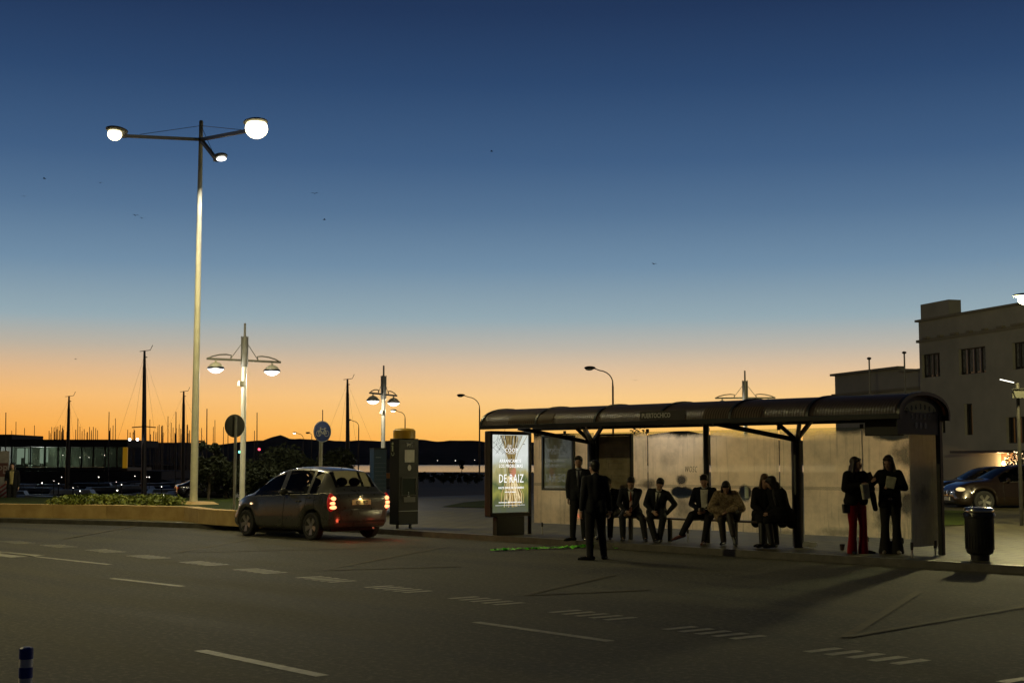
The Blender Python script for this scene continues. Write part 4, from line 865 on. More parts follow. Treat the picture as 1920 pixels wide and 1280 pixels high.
wv = N('ShaderNodeTexWave'); wv.bands_direction = 'X'; wv.inputs['Scale'].default_value = 5.5; tc = N('ShaderNodeTexCoord'); L(tc.outputs['Object'], wv.inputs['Vector']); cr_ = N('ShaderNodeValToRGB'); cr_.color_ramp.elements[0].color = (.10, .06, .035, 1); cr_.color_ramp.elements[1].color = (.55, .38, .24, 1); L(wv.outputs['Fac'], cr_.inputs[0])
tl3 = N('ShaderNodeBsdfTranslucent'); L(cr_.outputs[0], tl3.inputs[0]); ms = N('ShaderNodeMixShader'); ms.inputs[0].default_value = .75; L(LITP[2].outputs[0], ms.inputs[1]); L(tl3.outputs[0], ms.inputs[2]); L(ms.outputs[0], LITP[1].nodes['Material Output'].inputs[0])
for uy in (1.892, 7.091): shell(MB(), uy - 1.05, uy + .25, .022, .030, 0, 30).build('lit_underside_strip', LITP[0], sh, smooth=True, angle=30)  # added strips over the roof front where the lit underside shows
# name plate on the front of the roof
un0, un1 = u_at(1206, -1.45), u_at(1291, -1.45)
npm = mat('name_plate', (.042, .036, .03), .4); pn = MB().box(((un0 + un1) / 2, VC - RA - .066, Z0 + .105), (un1 - un0, .012, .17)); npo = pn.build('name_plate', npm, sh)
tx = text_mb('PUERTOCHICO', .125, align='LEFT', sx=.82, bold=.0015); tx.xf(Matrix.Translation((un0 + .04, VC - RA - .0745, Z0 + .065)) @ Matrix(((1, 0, 0, 0), (0, 0, -1, 0), (0, 1, 0, 0), (0, 0, 0, 1)))); tx.build('lettering', mat('plate_letters', (.62, .60, .52), .5), npo)
# arrivals box under the roof and line-number plate in the end arch
ua, ub = u_at(1627, -1.15), 9.94
MB().box(((ua + ub) / 2, -1.12, 2.17), (ub - ua, .16, .30)).build('display_box', mat('display_black', (.008, .008, .008), .5), sh, bevel=.01)
b = MB(); pr = [(VC - RA + .06, 2.04)] + [arcpt(t_, -.03) for t_ in T[1:-1]] + [(VC + RA - .1, 2.04)]
n = len(pr); b.add([(10.0, v, z) for v, z in pr] + [(10.03, v, z) for v, z in pr], [tuple(range(n)), tuple(range(2 * n - 1, n - 1, -1))] + [(i, n + i, n + (i + 1) % n, (i + 1) % n) for i in range(n)])
ep = b.build('line_number_plate', mat('plate_green_black', (.014, .018, .015), .5), sh)
b = MB(); q = [(VC - .52, 2.44)] + [(VC - .52 * math.cos(R(a_)), 2.44 + .17 * math.sin(R(a_))) for a_ in range(15, 180, 15)] + [(VC + .52, 2.44)]
q = q + [(VC + .2, 2.41), (VC - .2, 2.41)]
b.add([(10.033, v, z) for v, z in q], [tuple(range(len(q)))]); b.build('pale_panel', mat('pale_plate', (.70, .62, .30), .6), ep)
tm = MAT['plate_letters']; DK = mat('dark_letters', (.05, .045, .03), .6)
FE = Matrix(((0, 0, 1, 0), (1, 0, 0, 0), (0, 1, 0, 0), (0, 0, 0, 1)))      # page x -> v, read from outside
nb_ = MB()
for i, ch in enumerate('Q063001'):
    a_ = -1 + i / 3.0; g = text_mb(ch, .125, sx=.9); g.xf(Matrix.Translation((10.037, VC + a_ * .44, 2.47 - .07 * a_ * a_)) @ FE); nb_.add(g.v, g.f)
nb_.build('lettering', DK, ep); nb_ = MB()
for i, ch in enumerate('52600'): g = text_mb(ch, .12); g.xf(Matrix.Translation((10.035, VC + (i - 2) * .14, 2.30)) @ FE); nb_.add(g.v, g.f)
for i in range(3): g = text_mb('0', .13, bold=.008); g.xf(Matrix.Translation((10.035, VC + (i - 1) * .15 + .0, 2.15)) @ FE); nb_.add(g.v, g.f)
nb_.build('lettering', tm, ep)
# map cases on the glass
MAPM, mt_, mb_ = _mat('map_print'); N, L = mt_.nodes.new, mt_.links.new; tc = N('ShaderNodeTexCoord')
nz = N('ShaderNodeTexNoise'); nz.inputs['Scale'].default_value = 3; nz.inputs['Detail'].default_value = 10; L(tc.outputs['Object'], nz.inputs['Vector'])
cr = N('ShaderNodeValToRGB'); cr.color_ramp.elements[0].color = (.10, .12, .085, 1); cr.color_ramp.elements[1].color = (.19, .21, .15, 1); cr.color_ramp.elements[0].position = .35; cr.color_ramp.elements[1].position = .62
L(nz.outputs[0], cr.inputs[0]); L(cr.outputs[0], mb_.inputs['Base Color']); mb_.inputs['Roughness'].default_value = .08; mb_.inputs['Coat Weight'].default_value = .6; mb_.inputs['Coat Roughness'].default_value = .03
MAPD = mat('map_print_dark', (.17, .145, .09), .12, scale=4, col2=(.30, .26, .17), coat=.6)
for x0, x1, y0, y1, mm_, lbl in ((1016, 1073, 818, 917, MAPM, 1), (1119, 1182, 815, 918, MAPD, 0)):
    ua, ub = u_at(x0), u_at(x1); q = S((ua + ub) / 2, 0); za, zb = A((x0 + x1) / 2, y1, q.y).z - PV, A((x0 + x1) / 2, y0, q.y).z - PV
    b = MB(); 
    for uu in (ua, ub): b.box((uu, .045, (za + zb) / 2), (.045, .07, zb - za + .045))
    for zz in (za, zb): b.box(((ua + ub) / 2, .045, zz), (ub - ua - .05, .07, .045))
    mc = b.build('map_case', FR, sh); MB().box(((ua + ub) / 2, .055, (za + zb) / 2), (ub - ua - .05, .03, zb - za - .05)).build('map_sheet', mm_, mc)
    g = MB(); rr = random.Random(int(x0)); zc = zb - .12
    while zc > za + .15:
        if rr.random() < .8: g.box(((ua + ub) / 2 + rr.uniform(-.1, .1), .0385, zc), ((ub - ua) * rr.uniform(.3, .75), .002, .006))
        if rr.random() < .3: g.box(((ua + ub) / 2 + rr.uniform(-.3, .3), .0385, zc - .04), (.006, .002, .12))
        zc -= rr.uniform(.05, .12)
    g.build('print_lines', mat('faint_ink', (.045, .05, .04), .4), mc)
# scribble wiped into the fog
g = text_mb('wosc', .22, sx=.7, bold=-.004); g.xf(Matrix.Translation((u_at(1290) - .0, .092, 1.38)) @ Matrix(((1, .18, 0, 0), (0, 0, -1, 0), (0, 1.25, 0, 0), (0, 0, 0, 1)))); g.build('scribble', mat('scribble_dark', (.10, .075, .055), .7), sh)

# ------------------------------------------------------------------ bench
bn = shelter_thing('bench', S(0, 0), 'long slim dark bench running along the inside of the shelter', 'bench')
for u0, u1 in ((2.15, 4.88), (5.05, 6.98)): MB().box(((u0 + u1) / 2, -.17, .455), (u1 - u0, .30, .035)).build('seat', mat('bench_seat', (.05, .03, .026), .35, var=.2), bn, bevel=.008)
for u in (3.09, 4.13, 5.75): MB().box((u, -.13, .22), (.07, .07, .44)).build('leg', FR, bn, bevel=.006)
b = MB(); b.tube([(2.0, -.0, .80), (2.62, -.0, .80)], .018, 8); b.build('lean_rail', FR, bn)

# ------------------------------------------------------------------ advertising light box in the left end
ad = shelter_thing('advertising_lightbox', S(.04, -.66), 'backlit poster box with straw and white lettering at the left shelter end', 'lightbox')
CASE = mat('case_brown_black', (.028, .021, .016), .35, var=.2)
b = MB(); zlo, zhi = .40, 2.26
b.box((-.075, 0, (zlo + zhi) / 2), (.15, 1.24, zhi - zlo)); b.build('case_back', CASE, ad, bevel=.03)
b = MB()
for v in (-.595, .595): b.box((.03, v, (zlo + zhi) / 2), (.056, .07, zhi - zlo))
for z, hh in ((zlo + .045, .09), (zhi - .04, .08)): b.box((.03, 0, z), (.056, 1.12, hh))
b.build('case_frame', CASE, ad, bevel=.01)
b = MB(); b.prism([(-.10, -.42), (.05, -.42), (.05, .42), (-.10, .42)], 0, zlo - .002); b.build('pedestal', mat('pedestal_green', (.015, .018, .012), .5, var=.2), ad, bevel=.02)
# poster print: pale sky above, olive field below, blurred
pm = bpy.data.materials.new('poster_print'); pm.use_nodes = True; t = pm.node_tree; t.nodes.clear(); N, L = t.nodes.new, t.links.new
o = N('ShaderNodeOutputMaterial'); em = N('ShaderNodeEmission'); tc = N('ShaderNodeTexCoord'); sp = N('ShaderNodeSeparateXYZ'); L(tc.outputs['Object'], sp.inputs[0])
mp = N('ShaderNodeMapping'); mp.inputs['Scale'].default_value = (1, 2.6, 1.3); mp.inputs['Rotation'].default_value = (.35, 0, 0); L(tc.outputs['Object'], mp.inputs[0])
nz = N('ShaderNodeTexNoise'); nz.inputs['Scale'].default_value = 1.5; nz.inputs['Detail'].default_value = 3; L(mp.outputs[0], nz.inputs['Vector'])
zn = N('ShaderNodeMapRange'); zn.inputs[1].default_value = .45; zn.inputs[2].default_value = 2.2; L(sp.outputs[2], zn.inputs[0])
ad1 = N('ShaderNodeMath'); ad1.operation = 'MULTIPLY_ADD'; ad1.inputs[1].default_value = .5; L(nz.outputs[0], ad1.inputs[0]); 
sb = N('ShaderNodeMath'); sb.operation = 'ADD'; sb.inputs[1].default_value = -.25; L(zn.outputs[0], sb.inputs[0]); L(sb.outputs[0], ad1.inputs[2])
cr = N('ShaderNodeValToRGB'); e = cr.color_ramp.elements; e[0].position = .02; e[0].color = rgb(96, 100, 84); e[1].position = .9; e[1].color = rgb(226, 232, 222)
for ps, c in ((.16, rgb(96, 104, 62)), (.30, rgb(160, 158, 80)), (.40, rgb(96, 110, 72)), (.52, rgb(186, 176, 120)), (.62, rgb(206, 212, 200)), (.75, rgb(236, 240, 235))): k = e.new(ps); k.color = c
L(ad1.outputs[0], cr.inputs[0]); L(cr.outputs[0], em.inputs[0]); em.inputs[1].default_value = .85; L(em.outputs[0], o.inputs[0])
ps_ = MB().box((.012, 0, 1.33), (.012, 1.12, 1.70)); po = ps_.build('poster', pm, ad)
def strands(name, mats, n, seed, fn, w):
    groups = [MB() for _ in mats]; rr = random.Random(seed)
    for k in range(n):
        pts = fn(rr); b = groups[k % len(mats)]; x = .0195 + .0004 * (k % 9)
        for i in range(len(pts) - 1):
            (a0, b0), (a1, b1) = pts[i], pts[i + 1]; b.quad((x, a0 - w, b0), (x, a0 + w, b0), (x, a1 + w * .9, b1), (x, a1 - w * .9, b1))
    for b, m_ in zip(groups, mats): b.build(name, m_, po)
def straw(rr): a = rr.gauss(0, .11); c = rr.gauss(.04, .04); return [(a * 1.3 + rr.uniform(-.05, .05), 2.17), ((a + c) * .6, 1.8), (c, 1.35 + rr.uniform(-.1, .1))]
def root(rr): a = rr.gauss(0, .16); c = rr.gauss(.05, .05); p = [(c, 1.25)]; 
def root(rr):
    a = rr.gauss(.02, .13); c = rr.gauss(.05, .06); return [(c, 1.28), (c + a * .5, 1.1), (c + a * .9 + rr.uniform(-.04, .04), .9), (c + a * 1.15, .68 + rr.uniform(-.08, .12))]
def twig(rr): a = rr.uniform(-.56, -.2); z = rr.uniform(1.7, 2.1); s_ = rr.choice((-1, 1)); return [(a, z), (a + .12, z - .08 * s_), (a + .2, z - .2 * s_ + .05)]
strands('straw_print', [emat('straw_a', rgb(128, 108, 62), .8), emat('straw_b', rgb(66, 56, 34), .8), emat('straw_c', rgb(170, 146, 92), .8)], 100, 5, straw, .008)
strands('root_print', [emat('root_a', rgb(226, 196, 130), .85), emat('root_b', rgb(150, 112, 58), .8), emat('root_c', rgb(250, 230, 180), .9)], 90, 6, root, .007)
strands('twig_print', [emat('twig_a', rgb(50, 48, 40), .7)], 16, 7, twig, .005)
hm = emat('hand_print', rgb(206, 140, 108), .85); hb_ = MB()
for i in range(4): hb_.ell((.0215 + i * .0002, .05 + i * .006, 1.44 - i * .052), (.0012, .095 - i * .006, .026), Matrix.Rotation(-.15, 3, 'X'))
hb_.ell((.0225, .13, 1.36), (.0012, .05, .11)); hb_.build('hand_print', hm, po)
TW = emat('poster_white', (1, 1, .97), 1.05); FP = Matrix(((0, 0, 1, .0245), (1, 0, 0, 0), (0, 1, 0, 0), (0, 0, 0, 1)))
for s_, sz, y, z, sxx in (('COOP', .13, .03, 1.80, 1), ('ARRANCAMOS', .105, 0, 1.575, .85), ('LOS PROBLEMAS', .105, .02, 1.465, .85), ('DE RAIZ', .26, .03, 1.14, .72), ('HAZTE PARTE DE TU DINERO', .062, .03, 1.005, .85), ('como las de siempre', .035, 0, .925, 1), ('una banca que cuida de todo lo cercano', .036, 0, .70, 1.05)):
    g = text_mb(s_, sz, sx=sxx, spacing=1.12, bold=.001); g.xf(Matrix.Translation((0, y, z)) @ FP); g.build('lettering', TW, po)
lg = MB()
for k in range(6): lg.box((.025, -.08 + k * .022, 1.93 + .012 * math.sin(k * 2)), (.002, .006, .05 + .02 * (k % 2)))
lg.box((.025, .03, 1.775), (.002, .22, .01)); lg.box((.025, 0, .645), (.002, .9, .006))
lg.build('emblem', TW, po); MB().box((.025, .42, 1.98), (.002, .06, .012)).build('small_mark', emat('twig_a', (0, 0, 0), 1), po)

# small litter on the pavement
CUPD = mat('cup_dark', (.05, .03, .03), .4); 
t = shelter_thing('paper_cup', S(u_at(1583), -.1), 'small dark cup on the pavement left of the red trousers', 'cup'); MB().lathe([(.035, 0), (.05, .11), (.046, .11), (.032, .01)], n=16, cap=False).build('cup_wall', CUPD, t, smooth=True); MB().lathe([(.035, .001), (.03, .004)], n=16).build('cup_base', CUPD, t)
t = shelter_thing('paper_scrap', S(u_at(1519), -.05), 'crumpled white paper on the ground right of the thick post', 'paper'); b = MB(); rr = random.Random(3)
for k in range(9): c = Vector((rr.uniform(-.12, .12), rr.uniform(-.05, .05), .03 + rr.uniform(0, .05))); b.quad(c + Vector((-.06, 0, -.02)), c + Vector((.05, .03, -.02)), c + Vector((.07, .02, .05)), c + Vector((-.04, -.02, .04)))
b.build('sheet', PAPER, t)
# ================================================================== CARS
def cr_interp(keys, n_between=4):              # Catmull-Rom through station tuples
    out = []
    for i in range(len(keys) - 1):
        p0, p1, p2, p3 = keys[max(i - 1, 0)], keys[i], keys[i + 1], keys[min(i + 2, len(keys) - 1)]
        for k in range(n_between):
            t = k / n_between; row = []
            for a, b_, c, d in zip(p0, p1, p2, p3):
                m1 = (c - a) / 2; m2 = (d - b_) / 2; h = 2 * t ** 3 - 3 * t ** 2 + 1
                row.append(h * b_ + (t ** 3 - 2 * t ** 2 + t) * m1 * .8 + (-2 * t ** 3 + 3 * t ** 2) * c + (t ** 3 - t ** 2) * m2 * .8)
            out.append(tuple(row))
    out.append(tuple(keys[-1])); return out
TYRE = mat('tyre_rubber', (.018, .018, .018), .8); RIM = mat('rim_alloy', (.42, .41, .38), .3, metal=.9); WELL = mat('wheel_well', (.006, .006, .006), .9)
m_, t_, b_ = _mat('dewy_glass'); b_.inputs['Base Color'].default_value = (.2, .2, .15, 1); tl_ = t_.nodes.new('ShaderNodeBsdfTranslucent'); tl_.inputs[0].default_value = (.28, .25, .16, 1); ms_ = t_.nodes.new('ShaderNodeMixShader'); ms_.inputs[0].default_value = .8
t_.links.new(b_.outputs[0], ms_.inputs[1]); t_.links.new(tl_.outputs[0], ms_.inputs[2]); t_.links.new(ms_.outputs[0], t_.nodes['Material Output'].inputs[0]); DEWY = m_
def car_glass(name, dark):
    if name in MAT: return MAT[name]
    m = bpy.data.materials.new(name); m.use_nodes = True; t = m.node_tree; t.nodes.clear(); N, L = t.nodes.new, t.links.new
    o = N('ShaderNodeOutputMaterial'); tr = N('ShaderNodeBsdfTransparent'); tr.inputs[0].default_value = (dark, dark * 1.02, dark * .95, 1); gl = N('ShaderNodeBsdfGlossy'); gl.inputs['Roughness'].default_value = .03; gl.inputs[0].default_value = (.45, .42, .38, 1)
    fr = N('ShaderNodeFresnel'); fr.inputs[0].default_value = 1.5; ms = N('ShaderNodeMixShader'); L(fr.outputs[0], ms.inputs[0]); L(tr.outputs[0], ms.inputs[1]); L(gl.outputs[0], ms.inputs[2]); L(ms.outputs[0], o.inputs[0]); MAT[name] = m; return m
def make_car(name, loc, rz, label, cat, paint, keys, wx, wr, track, win_x, glass, group=None, lit=False, plate=None, shade=False):
    """keys: x, half width low, half width belt, z sill, z belt, half width rail, z rail, z roof centre (rear to front)"""
    t = thing(name, loc, rz, label, cat, group); st = cr_interp(keys, 6)
    R_A = wr + .055; rows = []
    for (x, wl, wb, zs, zb, wt, zr, zt) in st:
        zb0 = zs; sill = zs
        for wxx in wx:
            d = abs(x - wxx)
            if d < R_A: sill = max(sill, wr + math.sqrt(R_A * R_A - d * d) * .98)
        sill = min(sill, zb - .14)
        r = [(wl * .93, sill), (wl, sill + (zb - sill) * .12), (wl + .015, sill + (zb - sill) * .40), (wb + .012, sill + (zb - sill) * .72), (wb, zb - .02), (wb - .015, zb), (wt, zr), (wt * .93, zr + (zt - zr) * .45), (wt * .6, zr + (zt - zr) * .88), (0, zt)]
        rows.append((x, r))
    nr = 10; verts = []; 
    for x, r in rows:
        for y, z in r: verts.append((x, y, z))
        for y, z in reversed(r[:-1]): verts.append((x, -y, z))
    per = 2 * nr - 1; body_f = []; gl_f = {}
    (xr0, xr1), (xf0, xf1), sides = win_x
    for i in range(len(rows) - 1):
        xm = (rows[i][0] + rows[i + 1][0]) / 2
        for k in range(per - 1):
            kk = min(k, per - 2 - k); f = (i * per + k, i * per + k + 1, (i + 1) * per + k + 1, (i + 1) * per + k); key = None
            if kk == 5:
                for q, (a, b_) in enumerate(sides):
                    if a < xm < b_ and (verts[i * per + 6][2] - verts[i * per + 5][2]) > .05 : key = ('side_window', q, k > nr)
            if kk >= 7:
                if xr0 < xm < xr1: key = ('rear_window', 0, 0)
                if xf0 < xm < xf1: key = ('windscreen', 0, 0)
            if kk == 6 and (xr0 < xm < xr1 or xf0 < xm < xf1): key = None
            (gl_f.setdefault(key, []) if key else body_f).append(f)
        # underside
    for i in range(len(rows) - 1): body_f.append((i * per, (i + 1) * per, (i + 1) * per + per - 1, i * per + per - 1))
    body_f.append(tuple(range(per - 1, -1, -1))); body_f.append(tuple((len(rows) - 1) * per + k for k in range(per)))
    def sub(faces):
        used = sorted({v for f in faces for v in f}); mp = {v: i for i, v in enumerate(used)}; b = MB(); b.add([verts[v] for v in used], [tuple(mp[v] for v in f) for f in faces]); return b
    body = sub(body_f).build('body', paint, t, smooth=True, angle=60)
    for key, fs in gl_f.items(): sub(fs).build(key[0], DEWY if (lit and key[0] == 'side_window' and key[2]) else glass, t, smooth=True)
    # window surround lines, door gaps, handles follow the side surface
    def side_pt(x, k, s_, off=.004):
        i = min(range(len(rows) - 1), key=lambda q: abs(rows[q][0] - x)); i = i if rows[i][0] <= x else max(0, i - 1); a, b_ = rows[i], rows[i + 1]; f = (x - a[0]) / (b_[0] - a[0]); f = max(0, min(1, f)); k0 = int(k); g = k - k0; k1 = min(k0 + 1, nr - 1)
        def P(r): return ((r[k0][0] * (1 - g) + r[k1][0] * g), (r[k0][1] * (1 - g) + r[k1][1] * g))
        ya, za = P(a[1]); yb, zb = P(b_[1]); return Vector((x, s_ * (ya * (1 - f) + yb * f + off), za * (1 - f) + zb * f))
    GAP = mat('door_gap', (.004, .004, .004), .8)
    for s_ in (1, -1):
        g = MB()
        for xg in (sides[0][0] + .02, (sides[0][1] + sides[1][0]) / 2, sides[1][1] - .1): g.tube([side_pt(xg, q, s_, .0) for q in (.3, 1, 2, 3, 4, 5)], .006, 4)
        g.build('door_gap', GAP, t)
        for xg in ((sides[0][0] + .25), (sides[1][0] + .22)): 
            p = side_pt(xg, 3.35, s_, .012); MB().box(p, (.17, .03, .028)).build('door_handle', paint, t, bevel=.006)
        tr = MB(); xs = [sides[0][0] - .45 + (sides[-1][1] - sides[0][0] + .35) * q / 16 for q in range(17)]; tr.tube([side_pt(x, 4.95, s_, .002) for x in xs], .009, 4); tr.build('belt_trim', mat('chrome_trim', (.35, .33, .28), .25, metal=.8), t)
        p = side_pt(sides[1][1] - .30, 5, s_, .0); m_ = MB().ell(p + Vector((.08, s_ * .12, .06)), (.07, .11, .075)); m_.bar(p, p + Vector((.05, s_ * .1, .04)), .04); m_.build('mirror', paint, t, smooth=True)
    for wxx in wx:
        for s_ in (1, -1):
            ax = Matrix(((1, 0, 0), (0, 0, -s_), (0, s_, 0))) if False else Matrix.Rotation(-s_ * math.pi / 2, 3, 'X'); c = Vector((wxx, s_ * (track / 2), wr))
            wh = bpy.data.objects.new('wheel', None); COL.objects.link(wh); wh.parent = t; wh.location = c
            MB().lathe([(wr * .60, .065), (wr * .68, .085), (wr * .90, .095), (wr * .99, .07), (wr, .0), (wr * .99, -.07), (wr * .9, -.09), (wr * .6, -.09)], (0, 0, 0), ax, 40).build('tyre', TYRE, wh, smooth=True)
            r_ = MB(); r_.lathe([(wr * .66, .09), (wr * .64, .075), (wr * .60, .03)], (0, 0, 0), ax, 36, cap=False); r_.lathe([(.05, .045), (.045, .07), (.02, .075)], (0, 0, 0), ax, 16)
            for q in range(5):
                a_ = 2 * math.pi * q / 5 + .3; d = ax @ Vector((math.cos(a_), math.sin(a_), 0)); n_ = ax @ Vector((0, 0, 1)); e_ = d.cross(n_)
                pts = [d * .04 + e_ * .03 + n_ * .065, d * wr * .63 + e_ * .055 + n_ * .08, d * wr * .63 - e_ * .055 + n_ * .08, d * .04 - e_ * .03 + n_ * .065]; pb_ = [p_ - n_ * .03 for p_ in pts]
                r_.add(pts + pb_, [(0, 1, 2, 3), (7, 6, 5, 4), (0, 4, 5, 1), (1, 5, 6, 2), (2, 6, 7, 3), (3, 7, 4, 0)])
            r_.build('rim', RIM, wh, smooth=True, angle=30); MB().lathe([(wr * .6, -.02), (wr * .6, -.03)], (0, 0, 0), ax, 24).build('brake_well', WELL, wh)
    ch = MB(); x0, x1 = rows[0][0] + .25, rows[-1][0] - .25; ch.box(((x0 + x1) / 2, 0, .24), (x1 - x0, 2 * (track / 2 - .14), .10))
    for wxx in wx: ch.box((wxx, 0, .48), (2 * wr + .02, track - .28, .42))
    ch.build('underbody', WELL, t)
    SEAT = mat('car_seat', (.012, .012, .012), .9)
    for xs_, n_ in ((sides[1][0] + .25, 2), (sides[0][0] + .18, 2)):
        for s_ in (1, -1):
            q = MB(); q.box((xs_, s_ * .36, .82), (.16, .44, .62)); q.ell((xs_ - .02, s_ * .36, 1.22), (.07, .15, .10)); q.box((xs_, s_ * .36, 1.12), (.03, .10, .1)); q.build('seat', SEAT, t, smooth=True, angle=30)
    MB().box((xf0 + .0, 0, .93), (.3, 1.3, .12)).build('dashboard', SEAT, t)
    return t, rows, side_pt
GREYC = mat('car_paint_grey', (.050, .049, .043), .3, metal=.2, coat=.6, var=.05)
BLACKC = mat('car_paint_black', (.012, .010, .009), .2, metal=.3, coat=.8); BROWNC = mat('car_paint_brown', (.022, .014, .010), .22, metal=.4, coat=.8)
hk = [(-1.93, .56, .60, .34, .86, .52, .875, .885), (-1.885, .69, .71, .29, .95, .58, .97, .975), (-1.80, .76, .76, .27, .985, .58, 1.02, 1.03), (-1.70, .79, .78, .25, .99, .565, 1.13, 1.16), (-1.50, .815, .79, .22, .985, .545, 1.355, 1.41), (-1.32, .825, .795, .21, .98, .54, 1.43, 1.49),
      (-.85, .83, .80, .20, .965, .55, 1.475, 1.545), (-.3, .83, .80, .20, .945, .555, 1.475, 1.555), (.15, .83, .80, .20, .925, .555, 1.42, 1.50), (.55, .83, .795, .20, .91, .56, 1.29, 1.37), (.95, .83, .785, .20, .90, .61, 1.09, 1.15), (1.25, .825, .77, .20, .89, .66, .93, .985), (1.5, .81, .74, .21, .85, .66, .885, .925),
      (1.75, .77, .68, .22, .77, .60, .80, .83), (1.90, .68, .58, .26, .66, .50, .68, .70), (1.955, .52, .46, .32, .56, .38, .57, .58)]
WXH = (-1.24, 1.24)
cc = Vector((-4.70, 32.20, 0)); car_a = R(134)
hatch, hrows, hside = make_car('parked_car', cc, car_a, 'dark grey five-door hatchback with glowing tail lights stopped by the kerb', 'car', GREYC, hk, WXH, .295, 1.50,
                ((-1.725, -1.40), (.33, 1.17), [(-1.36, -1.10), (-.98, -.12), (-.02, 1.02)]), car_glass('car_glass', .8), lit=True)
hatch.scale = (1.03, 1.03, 1.03)
# black trim pillar, lights, plate
RED = emat('tail_light_lit', (1, .30, .12), 3.2); REDD = mat('tail_light_red', (.35, .01, .008), .2, emis=(1, .03, .02), es=.15); AMB = emat('indicator_lit', (1, .62, .3), 2.2)
def prof_at(x):                               # outline of the body at x
    i = min(range(len(hrows)), key=lambda q: abs(hrows[q][0] - x)); return hrows[i][1]
for s_ in (1, -1):
    b = MB(); b.ell((-1.83, s_ * .735, .80), (.085, .085, .20)); tlg = b.build('tail_light', REDD, hatch, smooth=True)
    MB().ell((-1.865, s_ * .715, .885), (.075, .072, .052)).ell((-1.87, s_ * .735, .79), (.072, .068, .045)).ell((-1.872, s_ * .715, .705), (.075, .085, .046)).build('bulb_glow', RED, tlg, smooth=True)
    lamp_light('POINT', (-2.3, s_ * .6, .35), 2.5, (1, .12, .05), hatch, .05)
MB().box((-1.932, 0, .80), (.02, .50, .105)).build('licence_plate', mat('plate_white', (.5, .42, .22), .5), hatch, bevel=.004)
pl_ = [c for c in hatch.children if c.name.startswith('licence_plate')][0]
g = text_mb('4291 FRD', .105, sx=.78, bold=.002); g.xf(Matrix.Translation((-1.945, 0, .762)) @ Matrix(((0, 0, -1, 0), (-1, 0, 0, 0), (0, 1, 0, 0), (0, 0, 0, 1)))); g.build('lettering', mat('plate_black', (.01, .01, .01), .6), pl_)
MB().box((-1.925, 0, .875), (.03, .42, .03)).build('boot_handle', MAT['chrome_trim'], hatch, bevel=.005)
lamp_light('POINT', (-1.99, 0, .865), .9, (1, .75, .35), hatch, .03)
MB().ell((-1.905, 0, .925), (.02, .07, .02)).build('badge', MAT['chrome_trim'], hatch, smooth=True)
bm = MB(); 
for i in range(16):
    a0, a1 = -1.15 + i * 2.3 / 16, -1.15 + (i + 1) * 2.3 / 16
    def bp__(a, z, k): return Vector((-1.60 - .385 * math.cos(a) ** .6 - k, .835 * math.sin(a) * 1.02, z))
    bm.add([bp__(a0, .36, -.02), bp__(a1, .36, -.02), bp__(a1, .62, .012), bp__(a0, .62, .012), bp__(a1, .66, -.02), bp__(a0, .66, -.02)], [(0, 1, 2, 3), (3, 2, 4, 5)])
bm.build('rear_bumper', GREYC, hatch, smooth=True, angle=50)
MB().box((-1.955, 0, .40), (.03, 1.2, .05)).build('bumper_vent', WELL, hatch)
for s_ in (1, -1):
    MB().ell((1.70, s_ * .60, .68), (.17, .10, .085), Matrix.Rotation(s_ * -.5, 3, 'Z')).build('headlight', mat('headlight_glass', (.5, .5, .46), .1, emis=(1, .8, .5), es=.8), hatch, smooth=True)
    MB().ell((1.02, s_ * .835, .73), (.045, .012, .022)).build('side_indicator', AMB, hatch, smooth=True)
    b = MB(); b.tube([(-1.9, s_ * .3, .25), (-1.96, s_ * .3, .25)], .025, 8) if s_ < 0 else None
    if s_ < 0: b.build('exhaust', RIM, hatch)
MB().bar((-1.80, .05, 1.04), (-1.70, .45, 1.08), .018).build('rear_wiper', WELL, hatch)
MB().tube([(-1.2, 0, 1.51), (-1.42, 0, 1.72)], .006, 5).build('aerial', WELL, hatch)

